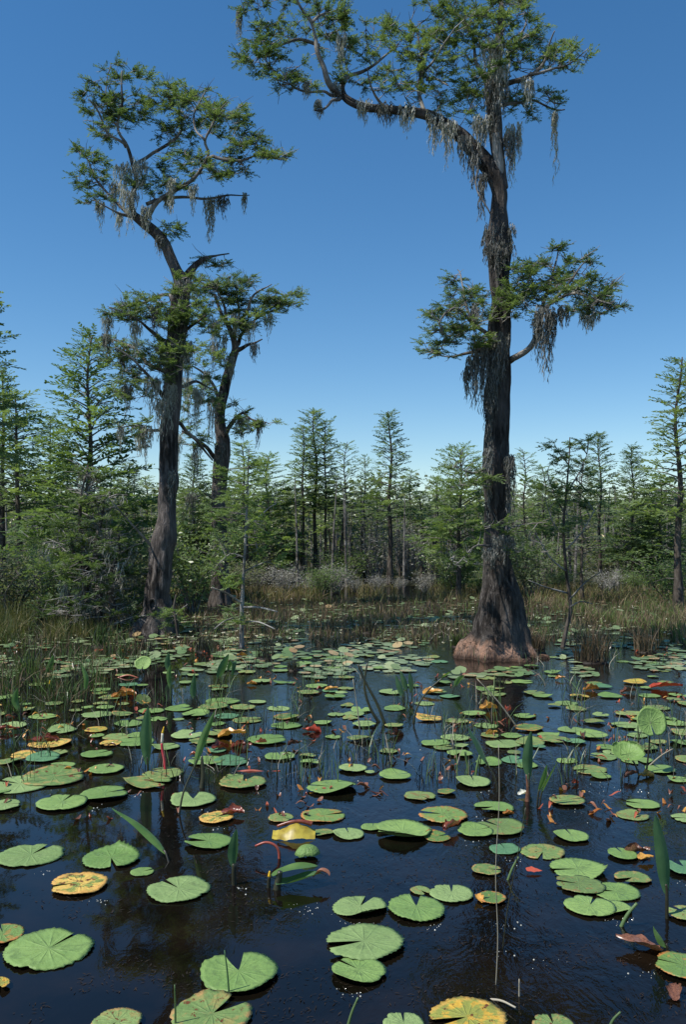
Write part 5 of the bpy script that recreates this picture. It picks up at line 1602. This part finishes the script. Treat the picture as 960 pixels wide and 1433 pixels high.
stem_thing('dry_stalk', [(504, 1024), (500, 990), (494, 950)], 1022, 2, 'thin straw left of the two dark bent stalks', 'straw', r_end=0.5)
stem_thing('dry_stalk', [(728, 1022), (700, 985), (668, 950)], 1020, 2.4, 'thin long straw slanting left in front of the tallest cypress foot', 'straw', r_end=0.5)
stem_thing('dry_stalk', [(790, 1000), (840, 1010), (890, 1030)], 1005, 3, 'pale straw bowed low over pads left of the standing round leaf', 'straw', r_end=0.6)
stem_thing('dry_stalk', [(903, 1075), (925, 1058), (942, 1048)], 1073, 2.5, 'pale straw slanting right below the standing round leaf', 'straw', r_end=0.6)
stem_thing('dry_stalk', [(656, 1083), (654, 1068), (651, 1052)], 1082, 4, 'short green-grey stem left of the slanting spear leaf', 'stalk_green', r_end=0.7)
stem_thing('dry_stalk', [(664, 1090), (668, 1072), (672, 1056)], 1089, 4, 'short leaning stem touching the slanting spear leaf', 'stalk_green', r_end=0.7)
stem_thing('root_sheath', [(738, 1122), (739, 1105), (737, 1084)], 1121, 8, 'red-brown dry sheath at the foot of the upright right-hand spear leaf', 'dead_brown', r_end=0.2)
stem_thing('root_sheath', [(282, 1104), (284, 1085), (282, 1058)], 1102, 9, 'dark reddish sheath at the foot of the tall slim bent spear leaf', 'stalk_dark', r_end=0.35)
stem_thing('floating_stem', [(322, 1078), (350, 1079), (372, 1081), (392, 1079)], 1079, 6, 'pinkish dead stem floating flat across pads right of the red spike', 'stalk_red', r_end=0.4)
stem_thing('floating_stem', [(160, 948), (178, 945), (194, 949)], 948, 3, 'thin red stem floating far out on the left', 'stalk_red', r_end=0.6)
stem_thing('floating_stem', [(906, 1274), (930, 1264), (962, 1256)], 1274, 5, 'reddish stem lying across the water at the right edge behind the longest spear leaf', 'stalk_red', r_end=0.7, lean=0.1)
stem_thing('floating_stem', [(672, 1388), (700, 1400), (722, 1410)], 1390, 4, 'grey sunken straw lying at the front, right of the yellow-edged pad', 'straw', r_end=0.6, lean=-0.06)


# ------------------------------------------------------------------ curled dead leaves
def curled_mesh(seed, roll, L=1.0, Wd=0.7):
    rs = random.Random(seed)
    A, B = 14, 10
    V, Fc = [], []
    for i in range(A + 1):
        u = i / A
        wd = Wd * (math.sin(math.pi * (0.08 + 0.88 * u)) ** 0.6) * (1 + 0.15 * math.sin(u * 17 + seed))
        bend = 0.3 * math.sin(u * 2.4 + seed)
        for j in range(B + 1):
            v = -1 + 2 * j / B
            a = v * roll * (0.7 + 0.5 * math.sin(u * 3 + seed))
            k = max(abs(roll), 0.2)
            x = (u - 0.5) * L
            y = math.sin(a) / k * wd * 0.6 + bend * 0.3
            z = (1 - math.cos(a)) / k * wd * 0.6 + 0.12 * noise.noise((u * 5 + seed, v * 2.5, 1)) + 0.18 * u * math.sin(seed)
            V.append((x, y, z + 0.05))
    for i in range(A):
        for j in range(B):
            a = i * (B + 1) + j
            Fc.append((a, a + B + 1, a + B + 2, a + 1))
    me = bpy.data.meshes.new('curled_leaf')
    me.from_pydata(V, [], Fc)
    me.polygons.foreach_set('use_smooth', [True] * len(me.polygons))
    return me


CM = {}


def curled(px, py, wpx, kind, rz, label, var=0, zs=1.0, lm=None, group='curled dead leaves on the water'):
    key = (kind, var)
    if key not in CM:
        me = curled_mesh(200 + var, [1.9, 1.2, 0.7, 2.5][var % 4])
        me.materials.append(M[kind])
        CM[key] = me
    o = bpy.data.objects.new('curled_leaf', CM[key])
    COL.objects.link(o)
    q = W(px, py)
    s = wpx / F * q.y
    o.location = (q.x, q.y, 0.012)
    o.scale = (s, s * 0.8, s * zs)
    o.rotation_euler = (R.uniform(-0.2, 0.2), R.uniform(-0.2, 0.2), math.radians(rz))
    tag(o, label, 'dead leaf', group)
    if lm:
        LM.append((lm, px, py))
    return o


curled(634, 1164, 40, 'dead_red', 55, 'rolled red leaf lying over an orange-edged pad, right of the cupped glossy pad', 3, 1.0, 'rolled red leaf')
curled(436, 1024, 26, 'dead_bright', 340, 'bright red curled leaf on open water, right of the far pads', 0, 1, 'bright red curled leaf')
curled(552, 1030, 30, 'dead_brown', 20, 'brown-red curled leaf below the two dark bent stalks', 0, 1, 'brown-red curled leaf')
curled(412, 1046, 20, 'dead_brown', 30, 'small brown leaf standing up left of the bright red curled one', 3, 1.4)
curled(325, 1034, 40, 'dead_orange', 10, 'broad orange leaf on top of the rotting heap right of the tall slim spear leaf', 2, 0.9, 'orange rotting heap')
curled(338, 1046, 30, 'dead_red', 160, 'dark red rolled leaf in the middle of the rotting heap', 0, 1)
curled(308, 1050, 26, 'dead_red', 30, 'dark red crumpled leaf on the left side of the rotting heap', 1, 1)
curled(345, 1056, 24, 'dead_brown', 80, 'brown leaf standing at the right end of the rotting heap', 3, 1.5)
curled(364, 1041, 18, 'dead_red', 0, 'small red leaf just right of the rotting heap', 0, 1)
curled(172, 977, 36, 'dead_orange', 0, 'orange and red leaf heap far out on the left', 1, 0.8, 'far orange leaf')
curled(182, 974, 18, 'dead_bright', 40, 'small red leaf on top of the far orange heap', 0, 1)
curled(892, 1194, 36, 'dead_brown', 160, 'big red-brown curled leaf left of the longest spear leaf', 0, 1.1, 'big red-brown curled leaf')
curled(905, 1206, 24, 'dead_orange', 20, 'orange dead leaf in front of the big red-brown curled one', 2, 0.8)
curled(893, 1328, 62, 'dead_brown', 175, 'wide flat brown dead leaf floating in the right foreground', 2, 0.6, 'wide brown dead leaf')
curled(948, 1395, 36, 'dead_brown', 60, 'brown sodden leaf nearest the lower right corner', 1, 0.7)
curled(712, 1000, 24, 'dead_bright', 70, 'red hooked leaf right of the fallen orange leaf in front of the tallest cypress', 3, 1.3, 'red hooked leaf')
curled(684, 994, 26, 'dead_orange', 10, 'fallen orange leaf in front of the tallest cypress foot', 1, 1, 'fallen orange leaf')
curled(606, 973, 28, 'dead_orange', 0, 'yellow-orange leaf under the dark arching stalk', 2, 0.8)
curled(688, 1028, 20, 'dead_orange', 200, 'small orange leaf in front of the fallen orange leaf', 0, 1)
curled(828, 967, 22, 'dead_orange', 0, 'orange leaf right of the tallest cypress, beside a yellowing pad', 1, 1, 'far right orange leaf')
curled(880, 970, 22, 'dead_brown', 0, 'brown leaf between the far right orange leaf and the red streak', 1, 0.9)
curled(934, 965, 44, 'dead_bright', 0, 'bright red streak of fallen leaves at the right edge', 2, 0.6, 'bright red streak')
curled(905, 1088, 26, 'dead_orange', 10, 'orange curled leaf below the raised cupped leaf', 0, 1, 'orange curled leaf')
curled(884, 1090, 30, 'dead_brown', 40, 'brown debris leaf left of the orange curled leaf', 3, 1.1)
curled(818, 1036, 26, 'dead_brown', 80, 'dark brown crumpled leaf left of the raised cupped leaf', 3, 1.2, 'dark brown crumpled leaf')
curled(805, 1098, 16, 'dead_red', 30, 'small red leaf right of the V shaped spear leaf pair', 0, 1)
curled(60, 1038, 44, 'dead_red', 8, 'thin red leaf across the blotched pads at the left edge', 0, 0.6, 'thin red leaf')
curled(12, 1024, 26, 'dead_red', 30, 'dull red leaf at the left edge behind the blotched pads', 3, 0.8)
curled(325, 1142, 34, 'dead_red', 350, 'red rotting leaf behind the green pad left of the arching red stem', 1, 0.7)
curled(748, 1222, 22, 'dead_bright', 0, 'faint red sunken leaf in the middle right foreground', 2, 0.15)
curled(672, 1262, 20, 'dead_orange', 100, 'orange scrap at the rim of the rusty pad in the middle right', 1, 0.7)
curled(464, 967, 20, 'dead_orange', 0, 'orange floating leaf far out in mid water', 2, 0.7, 'far mid-water orange leaf')
curled(352, 959, 14, 'dead_orange', 0, 'small orange scrap left of the far mid-water orange leaf', 1, 0.8)
curled(138, 915, 12, 'dead_bright', 0, 'tiny red bud on the water before the mossy thicket', 3, 1.5)
curled(338, 919, 14, 'dead_orange', 0, 'yellow scrap at the foot of the pale sapling', 1, 1)
curled(58, 943, 16, 'dead_brown', 0, 'brown scrap in the grass at the left', 1, 1.2)
curled(785, 952, 14, 'dead_orange', 0, 'orange scrap at the right of the tallest cypress foot', 2, 1)
curled(712, 1142, 16, 'dead_orange', 0, 'small orange scrap in front of the pad right of the rusty rimmed pad', 1, 0.8)
curled(733, 1114, 18, 'glint_scrap', 20, 'white scrap left of the V shaped spear leaf pair', 1, 0.7)

LM += [('tallest cypress foot', 696, 925), ('hollow cypress foot', 214, 887), ('broad dark tussock', 828, 926), ('pale sapling', 338, 912), ('leaning sapling', 788, 912)]

# ------------------------------------------------------------------ labels for the pads: nearest landmark, side, rank
def side_of(dx, dy):
    dy *= 2.4
    if abs(dx) >= abs(dy):
        return 'right of' if dx > 0 else 'left of'
    return 'in front of' if dy > 0 else 'behind'


ORD = ['first', 'second', 'third', 'fourth', 'fifth', 'sixth', 'seventh', 'eighth', 'ninth', 'tenth']
rank = {}
for (nm, lx, ly) in LM:
    by = {}
    for i, row in enumerate(pads):
        dx, dy = row[1] - lx, row[2] - ly
        if abs(dx) < 1 and abs(dy) < 1:
            continue
        by.setdefault(side_of(dx, dy), []).append((math.hypot(dx, 2.4 * dy), i))
    for sd, lst in by.items():
        lst.sort()
        for r_, (dd, i) in enumerate(lst[:9]):
            rank.setdefault(i, []).append((r_ + dd / 90.0, r_, sd, nm))
SW = [(24, 'tiny'), (36, 'small'), (55, 'middling'), (85, 'broad'), (999, 'large')]
for i, row in enumerate(pads):
    o, px, py, kind, w, lab = row
    if not lab:
        sz = next(n_ for lim, n_ in SW if w <= lim)
        if i in rank:
            _, r_, sd, nm = min(rank[i])
            lab = f'{sz} {COLW[kind]} lily pad, {ORD[r_]} pad {sd} the {nm}'
        else:
            lab = f'{sz} {COLW[kind]} lily pad lying apart among far pads'
    o['label'] = lab

# ------------------------------------------------------------------ small floating stuff
def scatter(n, seed, fn, y0=880, y1=1433, pw=1.0):
    rs = random.Random(seed)
    k = 0
    while k < n:
        py = y0 + (y1 - y0) * rs.random() ** pw
        px = rs.uniform(-20, 980)
        if fn(px, py, rs):
            k += 1


bub = MB()


spots = [(x + (0.3 - 0.6 * ((i * 37) % 10) / 10) * w, y + 0.5 * w * (y - HY) / F + 2) for i, (x, y, w, a_, k_) in enumerate(HP) if w > 34 and i % 3 == 0]
spots += [(430, 1270), (700, 1330), (712, 1290), (420, 1262), (500, 1300), (330, 1242), (835, 1100), (895, 1105), (300, 1130), (610, 1290), (760, 1340), (285, 1110)]


def add_bubble(px, py, rs):
    c = spots[rs.randrange(len(spots))]
    px, py = c[0] + rs.gauss(0, 13), c[1] + abs(rs.gauss(0, 7))
    if py > 1433 or any(abs(px - a) < b_ * 0.5 and abs(py - y_) < b_ * 0.5 * (y_ - HY) / F for a, y_, b_ in occ):
        return False
    q = W(px, py)
    r = rs.choice([0.001, 0.0012, 0.0016, 0.002, 0.0026, 0.004]) * (0.75 + 0.04 * q.y)
    V, Fc = [], []
    for i, (c, s_) in enumerate(((1, 0.0), (0.8, 0.6), (0.35, 0.93))):
        for j in range(6):
            a = j * 1.047
            V.append((q.x + math.cos(a) * r * c, q.y + math.sin(a) * r * c, r * s_))
    for i in range(2):
        for j in range(6):
            Fc.append((i * 6 + j, i * 6 + (j + 1) % 6, i * 6 + 6 + (j + 1) % 6, i * 6 + 6 + j))
    Fc.append(tuple(12 + j for j in range(6)))
    bub.add(V, Fc)
    return True


scatter(300, 301, add_bubble, 960, 1433, 0.9)
tag(bub.build('bubbles', M['bubble_sparkle'], smooth=True), 'tiny bubbles and specks, pale with painted sun sparkle, on the dark water', 'bubbles', None, 'stuff')
deb = MB()


def add_debris(px, py, rs):
    if noise.noise((px * 0.008, py * 0.02, 50)) < (-0.05 if px > 350 else 0.2):
        return False
    q = W(px, py)
    a = rs.uniform(0, 6.28)
    L, w = rs.uniform(0.006, 0.03) * (0.6 + 0.1 * q.y), rs.uniform(0.001, 0.003) * (0.6 + 0.1 * q.y)
    d, s_ = np.array([math.cos(a), math.sin(a), rs.uniform(-0.05, 0.25)]), np.array([-math.sin(a), math.cos(a), 0])
    p = np.array([q.x, q.y, 0.002])
    deb.quads([p, p + d * L * 0.5 + s_ * w, p + d * L, p + d * L * 0.5 - s_ * w])
    return True


scatter(4200, 302, add_debris, 900, 1433, 1.1)
tag(deb.build('floating_debris', M['debris']), 'dark sodden plant bits floating between the pads', 'debris', None, 'stuff')
scr = {'dead_orange': MB(), 'dead_brown': MB(), 'dead_red': MB()}


def add_scrap(px, py, rs):
    if noise.noise((px * 0.012, py * 0.02, 77)) < 0.0:
        return False
    q = W(px, py)
    mb_ = scr[rs.choice(['dead_orange', 'dead_brown', 'dead_brown', 'dead_red'])]
    a, L, w_, c = rs.uniform(0, 6.28), rs.uniform(0.01, 0.04), rs.uniform(0.005, 0.016), rs.uniform(-0.8, 1.4)
    d, n_ = np.array([math.cos(a), math.sin(a), 0]), np.array([-math.sin(a), math.cos(a), 0])
    V = []
    for i in range(5):
        u = i / 4
        ww = w_ * math.sin(math.pi * (0.1 + 0.8 * u))
        for k in (-1, 0, 1):
            V.append(np.array([q.x, q.y, 0.012]) + d * (u - 0.5) * L * 2 + n_ * k * ww + np.array([0, 0, c * abs(k) * ww + 0.012 * math.sin(u * 4 + c * 5)]))
    mb_.add(V, [(i * 3 + k, i * 3 + k + 1, i * 3 + k + 4, i * 3 + k + 3) for i in range(4) for k in range(2)])
    return True


scatter(430, 304, add_scrap, 905, 1150, 1.7)
tag(scr['dead_orange'].build('leaf_scraps', M['dead_orange'], smooth=True), 'small orange scraps of dead leaf strewn between the pads', 'leaf scraps', None, 'stuff')
tag(scr['dead_brown'].build('leaf_scraps', M['dead_brown'], smooth=True), 'small brown scraps of dead leaf strewn between the pads', 'leaf scraps', None, 'stuff')
tag(scr['dead_red'].build('leaf_scraps', M['dead_red'], smooth=True), 'small red scraps of dead leaf strewn between the pads', 'leaf scraps', None, 'stuff')
fl_ = MB()


def add_sunlit_speck(px, py, rs):  # pale specks painted for the sunlit edges of far pads
    if (px < 230 and py < 890) or noise.noise((px * 0.01, py * 0.03, 60)) < -0.1:
        return False
    q = W(px, py)
    for k in range(7):
        a = k * 0.9 + rs.uniform(-0.2, 0.2)
        L = rs.uniform(0.015, 0.035)
        d, s_ = np.array([math.cos(a), math.sin(a), 0.7]), np.array([-math.sin(a), math.cos(a), 0])
        p = np.array([q.x, q.y, 0.03])
        fl_.quads([p, p + d * L * 0.6 + s_ * L * 0.3, p + d * L, p + d * L * 0.6 - s_ * L * 0.3])
    return True


scatter(240, 303, add_sunlit_speck, 834, 905, 0.7)
tag(fl_.build('sunlit_pad_specks', M['glint_scrap']), 'pale specks, sunlit pad edges painted as colour, dotted over the far shallows', 'glints', None, 'stuff')

# ------------------------------------------------------------------ camera, light
cam = bpy.data.cameras.new('camera')
co = bpy.data.objects.new('camera', cam)
COL.objects.link(co)
co.location = (0, 0, CH)
co.rotation_euler = (math.radians(90), 0, 0)
cam.sensor_fit = 'VERTICAL'
cam.sensor_height = 36.0
cam.lens = 36.0 * F / 1433.0
cam.shift_y = (HY - 716.5) / 1433.0
cam.clip_start = 0.05
cam.clip_end = 3000
SC.camera = co

SUN = Vector((-0.60, -0.27, 1.0)).normalized()
sl = bpy.data.lights.new('sun', 'SUN')
sl.energy = 4.2
sl.angle = math.radians(0.53)
sl.color = (1.0, 0.95, 0.87)
so = bpy.data.objects.new('sun', sl)
COL.objects.link(so)
so.location = (-20, -20, 40)
so.rotation_euler = SUN.to_track_quat('Z', 'Y').to_euler()
w = bpy.data.worlds.new('World')
SC.world = w
w.use_nodes = True
nt = w.node_tree
bg = nt.nodes['Background']
sky = nt.nodes.new('ShaderNodeTexSky')
sky.sky_type = 'NISHITA'
sky.sun_disc = False
sky.sun_elevation = math.asin(SUN.z)
sky.sun_rotation = math.atan2(SUN.x, SUN.y)
sky.air_density = 1.0
sky.dust_density = 0.0
sky.ozone_density = 3.0
hs = nt.nodes.new('ShaderNodeHueSaturation')
hs.inputs['Saturation'].default_value = 1.26
hs.inputs['Hue'].default_value = 0.498
nt.links.new(sky.outputs[0], hs.inputs['Color'])
nt.links.new(hs.outputs[0], bg.inputs[0])
bg.inputs[1].default_value = 0.104

vs = SC.view_settings
vs.view_transform = 'Standard'
vs.look = 'None'
vs.exposure = 0.35
vs.gamma = 1.0
vs.use_curve_mapping = False
SC.cycles.max_bounces = 6
SC.cycles.diffuse_bounces = 2
SC.cycles.glossy_bounces = 3
SC.cycles.transmission_bounces = 2
SC.cycles.sample_clamp_indirect = 4
